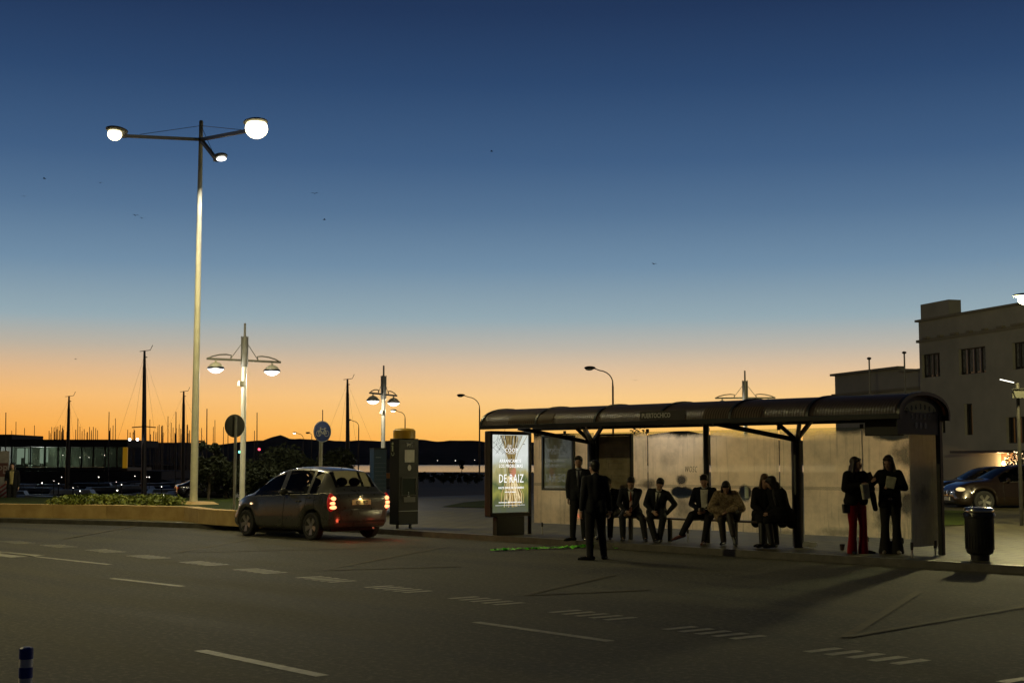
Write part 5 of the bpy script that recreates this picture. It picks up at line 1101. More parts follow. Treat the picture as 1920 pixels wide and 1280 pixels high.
# parked cars at the right, saloon profile
sk = [(-2.25, .66, .68, .36, .84, .60, .86, .88), (-2.18, .80, .80, .30, .96, .66, .98, 1.0), (-1.9, .88, .84, .24, 1.0, .70, 1.03, 1.06), (-1.6, .90, .86, .20, 1.0, .66, 1.14, 1.17), (-1.1, .90, .86, .19, .98, .60, 1.36, 1.41), (-.5, .90, .86, .19, .97, .60, 1.43, 1.48), (.1, .90, .86, .19, .95, .60, 1.42, 1.475),
      (.5, .90, .86, .19, .94, .60, 1.32, 1.38), (.95, .90, .85, .19, .935, .66, 1.08, 1.13), (1.2, .90, .85, .19, .93, .72, .97, 1.02), (1.7, .89, .82, .20, .89, .70, .93, .96), (2.05, .86, .76, .22, .80, .66, .83, .85), (2.25, .78, .66, .27, .68, .55, .70, .71), (2.31, .62, .52, .34, .58, .44, .59, .60)]
def saloon(x, ybase, ang, paint, label, hl, scale=1.0, name='parked_car', group='cars parked before the plastered building'):
    p = G(x, ybase, 0)
    t, _, _ = make_car(name, (p.x, p.y, 0), ang, label, 'car', paint, sk, (-1.38, 1.42), .33, 1.58, ((-1.8, -1.15), (.28, 1.12), [(-1.12, -.42), (-.32, .02), (.0, .92)] if False else [(-1.12, -.30), (-.2, .9)]), car_glass('car_glass_dark', .25), group)
    t.scale = (scale,) * 3
    for s_ in (1, -1): MB().ell((2.1, s_ * .66, .70), (.16, .17, .07), Matrix.Rotation(s_ * -.5, 3, 'Z')).build('headlight', mat('headlight_glass_warm', (.6, .5, .3), .1, emis=(1, .75, .35), es=hl), t, smooth=True)
    for s_ in (1, -1): MB().ell((2.30, s_ * .16, .58), (.03, .12, .085)).build('grille', MAT['dark_metal'], t, smooth=True); MB().ell((-2.2, s_ * .66, .82), (.06, .15, .07)).build('tail_light', REDD, t, smooth=True)
    MB().box((2.32, 0, .40), (.02, .52, .11)).build('licence_plate', mat('plate_dim', (.35, .33, .27), .5), t)
    return t
saloon(1908, 957, R(183), BROWNC, 'dark brown car with pale headlight parked behind the litter bin', .8, 1.1)
saloon(1856, 950, R(180), BLACKC, 'black car half hidden behind the shelter end and the brown car', .3, 1.05)
# a few dark cars on the marina side
for x, y, a_, lb_ in ((398, 938, 20, 'dark parked car with a pale glinting roof right of the tall lamp pole'), (452, 936, 15, 'dark parked car partly behind the cream lamp pole')):
    saloon(x, y, R(a_), BLACKC, lb_, .5, .72, group='cars parked on the marina side')
p = G(722, 915, 0); t = thing('kiosk', (p.x, p.y, 0), 0, 'small dark kiosk with an orange base far behind the blue pillar', 'kiosk'); MB().box((0, 0, 1.5), (1.4, 1.2, .9)).build('cabin', DARKM, t, bevel=.03); MB().box((0, 0, .85), (1.5, 1.3, .35)).build('base_band', mat('orange_band', (.35, .14, .02), .6), t); MB().box((0, 0, .34), (1.4, 1.2, .66)).build('base', DARKM, t)
# ================================================================== PEOPLE
SKIN = mat('skin', (.38, .22, .15), .5, var=.08, scale=20); SUIT = mat('suit_navy_black', (.010, .011, .017), .8, spec=.3, bump=.9, bscale=9, var=.25, scale=30); SUIT2 = mat('suit_charcoal', (.011, .011, .014), .8, spec=.3, bump=.9, bscale=9, var=.25, scale=30)
SHIRT = mat('shirt_white', (.55, .53, .48), .8, var=.08); SHIRTG = mat('shirt_grey', (.30, .31, .33), .8, var=.08); TIE = mat('tie_dark', (.02, .02, .03), .5); TIER = mat('tie_rust', (.20, .05, .03), .5)
HAIRD = mat('hair_black', (.010, .008, .007), .5, var=.4, scale=60); HAIRB = mat('hair_brown', (.03, .018, .010), .45, var=.4, scale=60); HAIRF = mat('hair_fair', (.13, .085, .045), .4, var=.35, scale=50)
SHOE = mat('shoe_black', (.010, .010, .010), .25); SHOEB = mat('shoe_brown', (.16, .05, .028), .35); FUR = mat('fur_coat', (.13, .085, .045), .95, scale=22, col2=(.46, .35, .21), bump=1.0, bscale=90)
COAT = mat('coat_black', (.009, .009, .010), .9, spec=.2, var=.3); EYE_ = mat('eye_dark', (.02, .015, .012), .2)
m, t, b = _mat('red_sequin'); N, L = t.nodes.new, t.links.new; tc = N('ShaderNodeTexCoord'); vo = N('ShaderNodeTexVoronoi'); vo.inputs['Scale'].default_value = 60; L(tc.outputs['Object'], vo.inputs['Vector'])
b.inputs['Base Color'].default_value = (.30, .006, .012, 1); b.inputs['Metallic'].default_value = .5; b.inputs['Roughness'].default_value = .28
bp = N('ShaderNodeBump'); bp.inputs['Strength'].default_value = 1; bp.inputs['Distance'].default_value = .02; L(vo.outputs['Color'], bp.inputs['Height']); L(bp.outputs[0], b.inputs['Normal']); REDSEQ = m
m, t, b = _mat('silver_sequin'); N, L = t.nodes.new, t.links.new; tc = N('ShaderNodeTexCoord'); vo = N('ShaderNodeTexVoronoi'); vo.inputs['Scale'].default_value = 70; L(tc.outputs['Object'], vo.inputs['Vector'])
b.inputs['Base Color'].default_value = (.5, .42, .38, 1); b.inputs['Metallic'].default_value = .9; b.inputs['Roughness'].default_value = .2
bp = N('ShaderNodeBump'); bp.inputs['Strength'].default_value = 1; bp.inputs['Distance'].default_value = .03; L(vo.outputs['Color'], bp.inputs['Height']); L(bp.outputs[0], b.inputs['Normal']); SILSEQ = m
def skin_build(b, name, m, parent, voxel, smooth=4, factor=.5):
    o = b.build(name, m, None); r = o.modifiers.new('r', 'REMESH'); r.mode = 'VOXEL'; r.voxel_size = voxel; r.use_smooth_shade = True
    s_ = o.modifiers.new('s', 'SMOOTH'); s_.iterations = smooth; s_.factor = factor
    bpy.context.view_layer.update(); dg = bpy.context.evaluated_depsgraph_get(); me = bpy.data.meshes.new_from_object(o.evaluated_get(dg))
    o.modifiers.clear(); old = o.data; o.data = me; bpy.data.meshes.remove(old); me.name = name
    for p in me.polygons: p.use_smooth = True
    o.parent = parent; return o
def ik(a, c, l1, l2, hint):
    a, c = Vector(a), Vector(c); d = c - a; D = d.length
    if D > (l1 + l2) * .995: c = a + d * ((l1 + l2) * .995 / D); d = c - a; D = d.length
    dn = d.normalized(); x = (l1 * l1 - l2 * l2 + D * D) / (2 * D); h = math.sqrt(max(0, l1 * l1 - x * x)); hv = Vector(hint); hv = (hv - dn * hv.dot(dn)).normalized()
    return a + dn * x + hv * h, c
def hand(b, wrist, d, n, curl, s_):            # d towards the fingers, n out of the palm, s_ side of the thumb
    d = Vector(d).normalized(); n = Vector(n); n = (n - d * n.dot(d)).normalized(); sd = d.cross(n) * s_; w = Vector(wrist)
    b.cap(w - d * .02, w + d * .02, .026, .024)
    for k in (-1.5, -.5, .5, 1.5): b.cap(w + d * .02 + sd * k * .010, w + d * .088 + sd * k * .019, .015, .012, 8)
    for k, ln_ in ((-1.5, .058), (-.5, .070), (.5, .075), (1.5, .066)):
        p0 = w + d * .088 + sd * k * .019; a1 = R(curl * .6); a2 = R(curl * 1.5); p1 = p0 + (d * math.cos(a1) + n * math.sin(a1)) * ln_ * .5; p2 = p1 + (d * math.cos(a2) + n * math.sin(a2)) * ln_ * .45
        b.chain([p0, p1, p2], [.0095, .0085, .007], 8)
    t0 = w + d * .025 + sd * .028; t1 = t0 + d * .032 + sd * .026 + n * .012; t2 = t1 + d * .028 + sd * .004 + n * .014; b.chain([t0, t1, t2], [.014, .010, .008], 8)
def figure(label, loc, yaw, s=1.0, sit=False, pelvis=None, lean=0, twist=0, side=0, head=(0, 0, 0), hands=None, feet=None, knees=None, female=False, hair='short', hairm=None, jacket=SUIT, trousers=SUIT2, shoe=SHOE, shirt=SHIRT, tie=TIE,
           style='suit', jlen=.80, flare=0, bulk=0.0, elbows=None, group=None, foot_dirs=None, curls=(45, 45)):
    T_ = thing('person', loc, yaw, label, 'person', group); T_.scale = (s, s, s)
    P_ = Vector(pelvis) if pelvis else Vector((0, 0, .93)); Rt = Matrix.Rotation(R(twist), 3, 'Z') @ Matrix.Rotation(R(side), 3, 'Y') @ Matrix.Rotation(R(-lean), 3, 'X')
    def tp(x, y, z): return P_ + Rt @ Vector((x, y, z))          # torso frame, z up from the pelvis
    sw = .158 if female else .178; hips = {1: P_ + Matrix.Rotation(R(twist * .3), 3, 'Z') @ Vector((.09, 0, 0)), -1: P_ + Matrix.Rotation(R(twist * .3), 3, 'Z') @ Vector((-.09, 0, 0))}
    shd = {1: tp(sw, .0, .47), -1: tp(-sw, .0, .47)}; neck = tp(0, .0, .52); hh = Rt @ Matrix.Rotation(R(head[1]), 3, 'Z') @ Matrix.Rotation(R(-head[0]), 3, 'X') @ Matrix.Rotation(R(head[2]), 3, 'Y')
    hb = tp(0, .012, .585); hc = hb + hh @ Vector((0, .015, .085)); HH = hh
    hands = hands or {1: (.25, .05, -.07), -1: (-.25, .05, -.07)}; feet = feet or {1: (.10, .0, .07), -1: (-.10, .0, .07)}
    wr_, el_, kn_, an_ = {}, {}, {}, {}
    for k in (1, -1):
        w = P_ + Vector(hands[k]); eh = (elbows or {}).get(k, (k * .35, -1, -.3)); el_[k], wr_[k] = ik(shd[k], w, .285, .26, eh)
        kh = (knees or {}).get(k, (0, 1, .25)); kn_[k], an_[k] = ik(hips[k], feet[k], .44, .425, kh)
    fd = {k: Vector((foot_dirs or {}).get(k, (k * .18, 1, 0))).normalized() for k in (1, -1)}
    # body: one continuous surface
    b = MB()
    b.cap(tp(-.07, 0, .40), tp(.07, 0, .40), .08); b.cap(tp(-.06, 0, .2), tp(.06, 0, .2), .075); b.cap(tp(-.06, 0, .02), tp(.06, 0, .02), .085); b.cap(tp(0, 0, .05), tp(0, 0, .42), .085, .085)
    b.chain([shd[-1], tp(-.06, 0, .46), tp(.06, 0, .46), shd[1]], [.045, .05, .05, .045]); b.cap(neck - (neck - hb) * .3, hb + (hc - hb) * .4, .055, .05)
    hd = lambda x, y, z: hc + HH @ Vector((x, y, z))
    b.ell(hc + HH @ Vector((0, -.012, .022)), (.072, .092, .092), HH, 18, 12); b.ell(hd(0, .028, -.035), (.056, .062, .072), HH, 16, 10); b.cap(hd(0, .06, -.085), hd(0, .045, -.08), .024)
    b.cap(hd(0, .088, .0), hd(0, .103, -.028), .009, .013, 8); b.cap(hd(-.032, .079, .022), hd(.032, .079, .022), .012, .012, 8); b.cap(hd(-.017, .086, -.055), hd(.017, .086, -.055), .008, .008, 8)
    for k in (1, -1):
        b.ell(hd(k * .034, .062, -.02), (.022, .02, .022), HH, 10, 6); b.ell(hd(k * .073, -.01, -.01), (.010, .018, .030), HH, 10, 6)
        b.chain([shd[k], el_[k], wr_[k]], [.05, .04, .027]); b.chain([hips[k], kn_[k], an_[k]], [.085, .058, .038])
        b.cap(an_[k] + Vector((0, 0, -.02)), an_[k] + fd[k] * .13 + Vector((0, 0, -.045)), .032, .028)
        d = (wr_[k] - el_[k]).normalized(); hand(b, wr_[k] + d * .02, d, Rt @ Vector((-k * .9, .3, -.3)), curls[0 if k > 0 else 1], 1 if k > 0 else -1)
    body = skin_build(b, 'body', SKIN, T_, .0085, 3)
    e = MB()
    for k in (1, -1): e.ell(hd(k * .031, .079, .004), (.010, .007, .006), HH, 8, 6)
    e.build('eyes', EYE_, T_, smooth=True)
    # trousers or legs
    b = MB(); fl = flare
    b.cap(tp(-.075, -.01, .0), tp(.075, -.01, .0), .118 if not female else .112); b.cap(tp(-.05, 0, .10), tp(.05, 0, .10), .11)
    for k in (1, -1):
        up = kn_[k] - hips[k]; lo = an_[k] - kn_[k]
        b.chain([hips[k], kn_[k], kn_[k] + lo * .5, an_[k] + lo * (.0 if not fl else .10)], [.108, .078 - fl * .1, .070 + fl * .2, .060 + fl])
        if sit and style != 'tights': b.cap(hips[k] + up * .3, hips[k] + up * .8, .098, .085)
    if trousers: skin_build(b, 'trousers' if style != 'tights' else 'tights', trousers, T_, .014, 4)
    for k in (1, -1):
        b = MB(); f0 = an_[k] + Vector((0, 0, -.035)); b.cap(f0 - fd[k] * .055, f0 + fd[k] * .02, .040, .042); b.cap(f0, f0 + fd[k] * .15 + Vector((0, 0, -.012)), .040, .034); b.cap(f0 + fd[k] * .14 + Vector((0, 0, -.012)), f0 + fd[k] * .20 + Vector((0, 0, -.018)), .033, .022)
        if style == 'boots' or style == 'tights': b.cap(an_[k], an_[k].lerp(kn_[k], .34), .052, .058)
        if style == 'boots': b.cap(an_[k].lerp(kn_[k], .3), an_[k].lerp(kn_[k], .88), .058, .070)
        skin_build(b, 'shoe', shoe, T_, .011, 2)
    # jacket
    b = MB(); g = bulk
    for x in (-1, 1):
        b.chain([tp(x * .095, .0, .43), tp(x * .08, .0, .22), tp(x * .085, -.005, .03)], [.105 + g, .098 + g, .112 + g]); b.cap(tp(x * .09, .015, .38), tp(x * .06, .02, .28), .095 + g, .09 + g)
    b.chain([shd[-1] + Rt @ Vector((.0, 0, -.005)), tp(-.085, -.01, .475), tp(.085, -.01, .475), shd[1] + Rt @ Vector((0, 0, -.005))], [.062 + g * .6, .075 + g * .5, .075 + g * .5, .062 + g * .6])
    b.cap(tp(0, -.035, .46), tp(0, -.03, .15), .095 + g, .095 + g); b.cap(tp(0, .02, .40), tp(0, .025, .08), .098 + g, .10 + g); b.cap(tp(0, -.02, .50), tp(0, -.025, .535), .066, .058)
    drop = .93 - jlen
    if not sit:
        for x in (-1, 1):
            for yy in (-.045, .03): b.cap(tp(x * .085, yy, .05), tp(x * (.095 + fl * .2), yy, -drop + .06), .092 + g, .098 + g)
    else:
        b.cap(tp(-.09, -.05, .0), tp(.09, -.05, .0), .118 + g); 
        for k in (1, -1): b.cap(hips[k] + Vector((k * .03, -.02, .01)), hips[k].lerp(kn_[k], .28 if g < .03 else .5) + Vector((k * .02, 0, .02)), .11 + g, .095 + g)
    for k in (1, -1):
        lo = (wr_[k] - el_[k]); b.chain([shd[k], el_[k], el_[k] + lo * .5, wr_[k] - lo * .02], [.070 + g, .058 + g, .050 + g, .041 + g * .8])
    if style == 'long':                        # coat that falls over the seat
        for k in (1, -1): b.cap(hips[k], kn_[k], .12, .10); b.cap(tp(k * .1, -.06, 0), Vector((P_.x + k * .14, P_.y - .08, P_.z - .14)), .11, .10)
    jk = skin_build(b, 'jacket' if g < .03 else 'coat', jacket, T_, .014, 5)
    if style == 'suit' or style == 'open':
        # shirt front, collar and tie lie on the jacket's chest
        tree_ = BVHTree.FromPolygons([v.co for v in jk.data.vertices], [tuple(p.vertices) for p in jk.data.polygons]); fw = Rt @ Vector((0, 1, 0))
        def on_chest(x, z, off): 
            o_ = tp(x, .5, z); h_ = tree_.ray_cast(o_, -fw, 1.0); q = h_[0] if h_[0] is not None else tp(x, .11, z); return q + fw * off
        wtop, zb = (.052, .16) if style == 'suit' else (.075, .02)
        def patch(name, m_, wf, z1, z0, off, n=14, k=6):
            b = MB(); vs = []
            for i in range(n + 1):
                f = i / n; z = z1 + (z0 - z1) * f; w_ = wf(f)
                for j in range(k + 1): x = -w_ + 2 * w_ * j / k; vs.append(on_chest(x, z, off))
            b.add(vs, [(i * (k + 1) + j, (i + 1) * (k + 1) + j, (i + 1) * (k + 1) + j + 1, i * (k + 1) + j + 1) for i in range(n) for j in range(k)]); o_ = b.build(name, m_, T_, smooth=True); so = o_.modifiers.new('s', 'SOLIDIFY'); so.thickness = .004; so.offset = 1; return o_
        if shirt: patch('shirt', shirt, (lambda f: wtop * (1 - f) + .006) if style == 'suit' else (lambda f: wtop * (1 - f * .25)), .505, zb, .003)
        if shirt: b = MB(); b.lathe([(.062, -.012), (.060, .022), (.056, .022), (.056, -.012)], tp(0, .004, .545), Rt @ Matrix.Rotation(R(-12), 3, 'X'), 20, cap=False); b.build('collar', shirt, T_, smooth=True)
        if tie: patch('tie', tie, lambda f: .012 + .016 * min(1, f * 1.6), .50, zb + .01, .009, k=3)
        for k in (1, -1):
            if shirt: d = (wr_[k] - el_[k]).normalized(); MB().cap(wr_[k] - d * .012, wr_[k] + d * .004, .036, .033).build('cuff', shirt, T_, smooth=True)
    # hair
    b = MB(); hm = hairm or HAIRD
    b.ell(hd(0, -.034, .050), (.087, .098, .092), HH, 18, 12); b.ell(hd(0, -.05, .0), (.078, .062, .085), HH, 16, 10); b.cap(hd(-.045, .045, .088), hd(.045, .05, .086), .028, .028)
    if hair == 'short':
        rr2 = random.Random(int(abs(loc[0]) * 100))
        for k in range(16): a_ = rr2.uniform(0, 6.28); b.cap(hd(.055 * math.cos(a_), .06 * math.sin(a_) - .01, .09), hd(.075 * math.cos(a_), .085 * math.sin(a_) - .01, .09 + rr2.uniform(-.03, .035)), .02, .009, 6)
    else:
        zl = -.30 if hair == 'long' else -.20; fw2 = Rt @ Vector((0, 1, 0)); dn_ = Vector((0, 0, -1)) * .6 + (Rt @ Vector((0, 0, -1))) * .4
        for k in (1, -1):
            for i, (yy, xx) in enumerate(((-.07, .03), (-.05, .055), (-.03, .068), (-.012, .072))):
                p0 = hd(k * xx, yy, .02); p1 = hd(k * (xx + .008), yy - .005, -.09); p2 = p1 + dn_ * (abs(zl) * .55) + Rt @ Vector((k * .02, .01 if i > 1 else -.03, 0)); p3 = p1 + dn_ * abs(zl) + Rt @ Vector((k * (.035 + .012 * i), .03 if i > 1 else -.05, 0))
                b.chain([p0, p1, p2, p3], [.030, .030, .034, .018], 8)
        p1 = hd(0, -.08, -.06); b.chain([p1, p1 + dn_ * .16 + Rt @ Vector((0, -.03, 0)), p1 + dn_ * abs(zl) + Rt @ Vector((0, -.05, 0))], [.06, .065, .03])
    skin_build(b, 'hair', hm, T_, .010, 3)
    return T_, dict(tp=tp, wr=wr_, el=el_, kn=kn_, an=an_, hc=hc, P=P_)
def on_pav(px, py): p = G(px, py, PV); return p
# --- standing
st = figure('man in black suit and grey shirt standing facing the road, hands in pockets', on_pav(1086, 1013), R(172), .985, hands={1: (.22, .06, -.06), -1: (-.22, .06, -.06)}, elbows={1: (.8, -.9, 0), -1: (-.8, -.9, 0)}, feet={1: (.13, .05, .07), -1: (-.10, -.06, .07)}, shirt=SHIRTG, tie=TIE, lean=-3, head=(8, -8, 3), foot_dirs={1: (.9, .7, 0), -1: (-.3, 1, 0)})
p = G(1117, 1049, 0)
figure('man in a black suit seen from behind, standing on the road before the shelter', p, R(14), 1.0, hands={1: (.27, .02, -.09), -1: (-.26, .0, -.08)}, feet={1: (.17, .06, .07), -1: (-.12, -.05, .07)}, foot_dirs={1: (.5, .8, 0), -1: (-1.0, .35, 0)}, lean=2, head=(5, 20, 0), shirt=SHIRT, tie=None)
# --- seated on the bench: local frame faces the kerb
SY = math.atan2(-(-V.x), -V.y); SZ = .47
def seat_at(px, v=-.16): q = S(u_at(px, v), v); return Vector((q.x, q.y, PV))
def face(deg): return SANG + math.pi + R(deg)
def seated(px, turn, label, v=-.16, **k):
    return figure(label, seat_at(px, v), face(turn), sit=True, pelvis=(0, 0, SZ + .115), **k)
# sit 1: hands clasped on a knee
seated(1183, 40, 'young man in dark suit and rust tie sitting bent forward, hands clasped', lean=24, head=(6, 0, -3), s=.97, hands={1: (.10, .46, .03), -1: (.03, .47, .02)}, elbows={1: (1, -.3, -.4), -1: (-1, -.3, -.4)}, feet={1: (.16, .50, .07), -1: (-.30, .58, .07)},
       knees={1: (.3, 1, .9), -1: (-.5, 1, .9)}, shirt=SHIRT, tie=TIER, curls=(60, 60), hairm=HAIRD)
seated(1231, 34, 'young man in dark suit sitting bent forward, ankles crossed, one elbow out', lean=26, side=-9, head=(4, 10, -6), s=.97, hands={1: (.05, .34, .04), -1: (-.22, .12, -.02)}, elbows={1: (.8, -.6, 0), -1: (-1.3, -.5, .25)}, feet={1: (-.02, .54, .07), -1: (-.10, .44, .07)},
       knees={1: (.4, 1, .8), -1: (-.4, 1, .8)}, shirt=SHIRT, tie=TIE, foot_dirs={1: (-.4, 1, 0), -1: (.4, 1, 0)})
seated(1144, 30, 'person in a dark suit sitting mostly hidden behind the man on the road', v=-.14, lean=18, head=(20, 0, 0), s=.94, hands={1: (.12, .38, .03), -1: (-.12, .38, .03)}, elbows={1: (1, -.5, -.3), -1: (-1, -.5, -.3)}, feet={1: (.12, .5, .07), -1: (-.10, .5, .07)}, shirt=SHIRT, tie=TIE)
st3 = seated(1322, 32, 'young man in open navy jacket, white shirt and brown shoes looking at a phone', lean=10, head=(16, 0, 0), s=.98, hands={1: (.10, .26, .10), -1: (-.02, .30, .08)}, elbows={1: (1, -.7, -.5), -1: (-1, -.7, -.5)}, feet={1: (.42, .46, .20), -1: (-.02, .46, .07)},
       knees={1: (-.2, 1, 1.0), -1: (-.2, 1, .7)}, style='open', shirt=SHIRT, tie=None, shoe=SHOEB, foot_dirs={1: (1, .5, -.3), -1: (.2, 1, 0)}, jacket=mat('jacket_navy', (.006, .008, .018), .8, spec=.15, var=.2), curls=(35, 50))
seated(1362, 36, 'woman in a pale brown fur coat sitting bent over, legs crossed', v=-.15, female=True, lean=30, head=(10, 0, 0), s=.95, hands={1: (.06, .34, .08), -1: (-.06, .36, .10)}, elbows={1: (1.3, -.4, -.2), -1: (-1.3, -.4, -.2)}, feet={1: (.06, .44, .09), -1: (-.14, .62, .22)},
       knees={1: (.1, 1, .8), -1: (.3, 1, 1.2)}, hair='mid', hairm=HAIRD, jacket=FUR, trousers=mat('dark_tights', (.02, .013, .010), .6), style='tights', bulk=.040, foot_dirs={1: (.3, 1, 0), -1: (-.3, .5, -.9)}, shirt=None)
seated(1432, 44, 'fair-haired woman in a long dark coat and high boots sitting near the thick post', v=-.17, female=True, lean=14, head=(6, 6, 0), s=1.0, hands={1: (.05, .30, .05), -1: (-.06, .30, .04)}, elbows={1: (1, -.7, -.4), -1: (-1, -.7, -.4)}, feet={1: (.12, .54, .09), -1: (-.16, .40, .09)},
       hair='long', hairm=HAIRF, jacket=COAT, trousers=mat('black_leggings', (.005, .005, .005), .5), style='long', bulk=.01, shirt=None, foot_dirs={1: (.8, 1, 0), -1: (.2, 1, 0)})
seated(1468, -20, 'long-dark-haired woman in a black coat sitting turned away against the thick post', v=-.14, female=True, lean=22, side=-6, head=(14, -50, 0), s=1.0, hands={1: (.10, .30, .05), -1: (-.05, .32, .04)}, feet={1: (.02, .42, .09), -1: (-.22, .42, .09)},
       hair='long', hairm=HAIRD, jacket=COAT, trousers=mat('black_leggings', (.005, .005, .005), .5), style='long', bulk=.03, shirt=None)
# --- two women standing at the right
w1 = figure('woman in red sequinned trousers and black jacket holding a pale paper bag', on_pav(1607, 1037), R(196), .965, female=True, hands={1: (.06, .24, .30), -1: (-.07, .27, .20)}, elbows={1: (1.1, -.5, -.6), -1: (-1.1, -.5, -.6)}, feet={1: (.10, .0, .07), -1: (-.11, .03, .07)}, lean=-1, head=(6, 40, 4),
            hair='mid', hairm=HAIRB, jacket=COAT, trousers=REDSEQ, style='plain', jlen=.88, flare=.035, bulk=.016, shirt=None, foot_dirs={1: (.2, 1, 0), -1: (-1, .5, 0)})
w2 = figure('woman in a black trouser suit and sequinned top holding bag and phone', on_pav(1671, 1037), R(168), .985, female=True, hands={1: (.31, .25, .33), -1: (-.04, .25, .24)}, elbows={1: (.5, -1, -.8), -1: (-1.2, -.5, -.5)}, feet={1: (.10, .0, .07), -1: (-.11, .0, .07)}, head=(22, -24, 0),
            hair='long', hairm=HAIRB, jacket=COAT, trousers=mat('black_trousers', (.007, .007, .007), .85), style='plain', jlen=.80, flare=.058, bulk=.004, shirt=None, shoe=mat('shoe_pale', (.25, .22, .17), .4))
# bags, phones, held things: things of their own
PBAG = mat('pale_bag', (.48, .46, .33), .7, scale=9, var=.2, bump=.6, bscale=25); LEATH = mat('black_leather', (.012, .011, .011), .3)
def world_pt(T_, p): T_.rotation_mode = 'XYZ'; return Vector(T_.location) + Matrix.Rotation(T_.rotation_euler.z, 3, 'Z') @ (Vector(p) * T_.scale.x)
def bagm(loc, rz, w_, d_, h_, m_, label, name='paper_bag', tilt=0, cat='bag'):
    t = thing(name, loc, rz, label, cat); t.rotation_euler = (0, R(tilt), rz); b = MB(); b.box((0, 0, h_ / 2), (w_, d_, h_), taper=1.12); o = b.build('bag_body', m_, t, bevel=.012); return t
T1, d1 = w1; q = world_pt(T1, (d1['wr'][1] + d1['wr'][-1]) / 2 + Vector((-.02, .07, -.20))); bagm(q, T1.rotation_euler.z, .125, .07, .26, PBAG, 'tall pale paper bag held by the woman in red trousers', tilt=8)
T2, d2 = w2; q = world_pt(T2, d2['wr'][-1] + Vector((.06, .075, -.02))); bagm(q, T2.rotation_euler.z, .15, .08, .20, mat('cream_bag', (.55, .54, .38), .7, var=.2, scale=9, bump=.5), 'cream paper bag held up by the woman in the trouser suit', tilt=-12)
q = world_pt(T2, d2['wr'][1] + Vector((.03, .03, .10))); t = thing('phone', q, T2.rotation_euler.z, 'phone held out in a raised hand by the woman in the trouser suit', 'phone'); t.rotation_euler = (R(-20), R(25), T2.rotation_euler.z); MB().box((0, 0, 0), (.075, .009, .15)).build('phone_body', LEATH, t, bevel=.004)
b = MB(); vs = []        # sequinned top seen in the open jacket
for i in range(8):
    for j in range(7): x = -.062 + .124 * j / 6; vs.append(d2['tp'](x, .125 + bulk_ if False else .118 - x * x * 4, .20 - .19 * i / 7))
b.add(vs, [(i * 7 + j, (i + 1) * 7 + j, (i + 1) * 7 + j + 1, i * 7 + j + 1) for i in range(7) for j in range(6)]); b.build('sequin_top', SILSEQ, T2, smooth=True)
q = world_pt(T1, (.17, .03, .72)); t = bagm(q, T1.rotation_euler.z, .20, .08, .16, LEATH, 'dark shoulder bag hanging at the hip of the woman in red trousers', 'shoulder_bag'); 
b = MB(); p_ = [world_pt(T1, v) for v in (Vector((.17, .03, .87)), Vector((.12, .15, 1.15)), d1['tp'](-.05, .13, .42))]; 
jb = MB(); pts = [(0, 0, .12), (.03, .0, .0), (.05, .01, -.18), (.045, .0, -.36)]; 
jt = thing('jacket', world_pt(T1, d1['tp'](-.19, .10, .30)), T1.rotation_euler.z, 'black jacket draped over the arm of the woman in red trousers, sleeve hanging', 'jacket')
jb = MB().chain([(.02, -.02, .10), (-.03, .0, .0), (-.09, .01, -.20), (-.14, .0, -.42)], [.045, .055, .055, .045]); skin_build(jb, 'sleeve', COAT, jt, .012, 3)
q = S(u_at(1392), -.30, .50); t = thing('handbag', q, SANG, 'boxy dark handbag resting on the bench beside the fur coat', 'bag'); t.rotation_euler = (0, R(18), SANG); MB().box((0, 0, .10), (.26, .09, .19)).build('bag_body', LEATH, t, bevel=.012)
b = MB().tube([(-.07, 0, .19), (-.05, 0, .27), (.05, 0, .27), (.07, 0, .19)], .007, 6); b.build('handle', LEATH, t, smooth=True); MB().box((0, -.047, .165), (.24, .004, .012)).build('trim', MAT['chrome_trim'], t)
T3, d3 = st3; q = world_pt(T3, d3['wr'][-1] + Vector((.05, .08, .02))); t = thing('phone', q, T3.rotation_euler.z, 'phone in the lap of the young man in the white shirt', 'phone'); t.rotation_euler = (R(60), 0, T3.rotation_euler.z); MB().box((0, 0, 0), (.072, .009, .145)).build('phone_body', LEATH, t, bevel=.004)
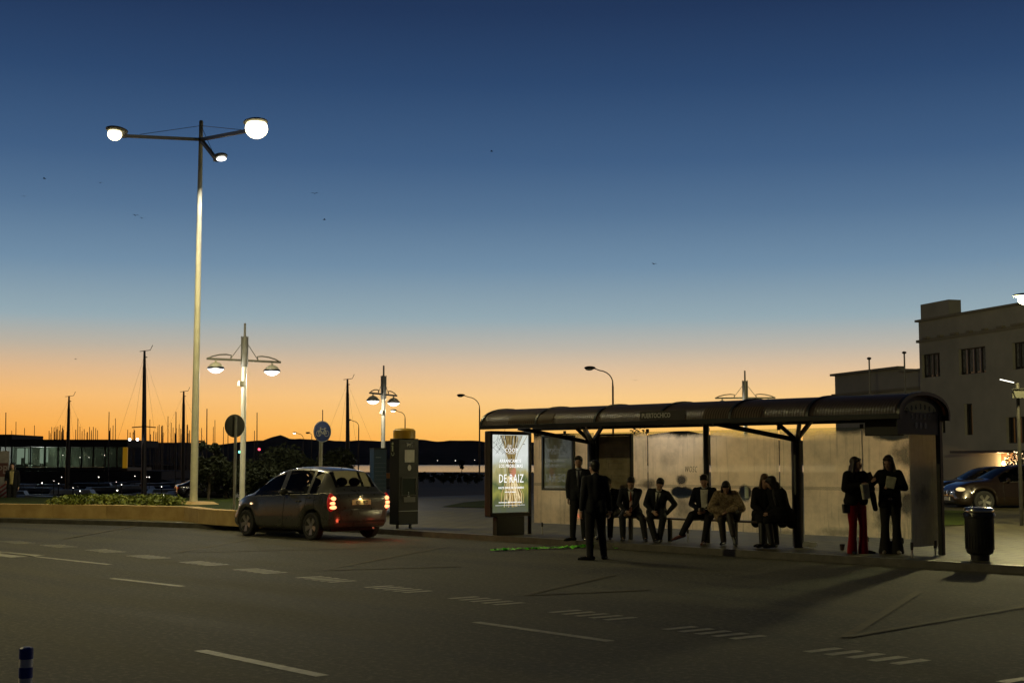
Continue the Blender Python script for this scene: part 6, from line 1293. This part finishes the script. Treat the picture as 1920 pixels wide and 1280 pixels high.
# --- far left: person by the banner
p = A(24, 868, 50); fgp, fd_ = figure('person in dark clothes and pale scarf standing by the banner at the left edge', Vector((p.x, 50, -.03)), R(185), 1.0, hands={1: (.17, .22, .12), -1: (-.24, .05, -.06)}, jacket=COAT, trousers=COAT, shirt=mat('scarf_yellow', (.30, .25, .10), .8), tie=None, hair='mid', style='open')
p = A(2, 868, 51); a0, a1 = A(-16, 868, 51), A(16.5, 868, 51); zt = A(0, 845, 51).z; zb = A(0, 946, 51).z
t = thing('banner', ((a0.x + a1.x) / 2, 51, -.03), 0, 'pale banner with a dark sign panel and red stripes at the left edge', 'banner'); W_ = a1.x - a0.x
MB().box((0, 0, (zt + .03) / 2 - .0), (W_, .06, zt + .03)).build('board', mat('banner_pale', (.22, .20, .17), .7, var=.2), t)
MB().box((.10, -.035, 1.47), (W_ * .62, .01, .50)).build('sign_panel', mat('banner_panel', (.07, .025, .02), .6), t)
g = text_mb('PB', .42, sx=.9); g.xf(Matrix.Translation((.12, -.045, 1.33)) @ Matrix.Rotation(R(90), 4, 'X')); g.build('lettering', mat('banner_letters', (.22, .19, .17), .6), t)
b = MB()
for k in range(4): x0 = -.30 + k * .17; b.add([(-.32, -.034, .02 + k * .16), (-.32, -.034, .10 + k * .16), (.31, -.034, .62 + k * .16 - .05), (.31, -.034, .54 + k * .16 - .05)], [(0, 3, 2, 1)])
b.build('red_stripes', mat('banner_red', (.16, .02, .02), .6), t)
# thin sea air between here and the far shore
hz = MB().box((0, 2400, 96), (11000, 5000, 200)); hzm = bpy.data.materials.new('sea_air'); hzm.use_nodes = True; t = hzm.node_tree; t.nodes.clear()
o = t.nodes.new('ShaderNodeOutputMaterial'); pv = t.nodes.new('ShaderNodeVolumePrincipled'); pv.inputs['Density'].default_value = 1.5e-5; pv.inputs['Color'].default_value = (.9, .9, .95, 1); pv.inputs['Anisotropy'].default_value = .3
t.links.new(pv.outputs[0], o.inputs['Volume']); tag(hz.build('haze', hzm), kind='stuff'); scene.cycles.volume_bounces = 0
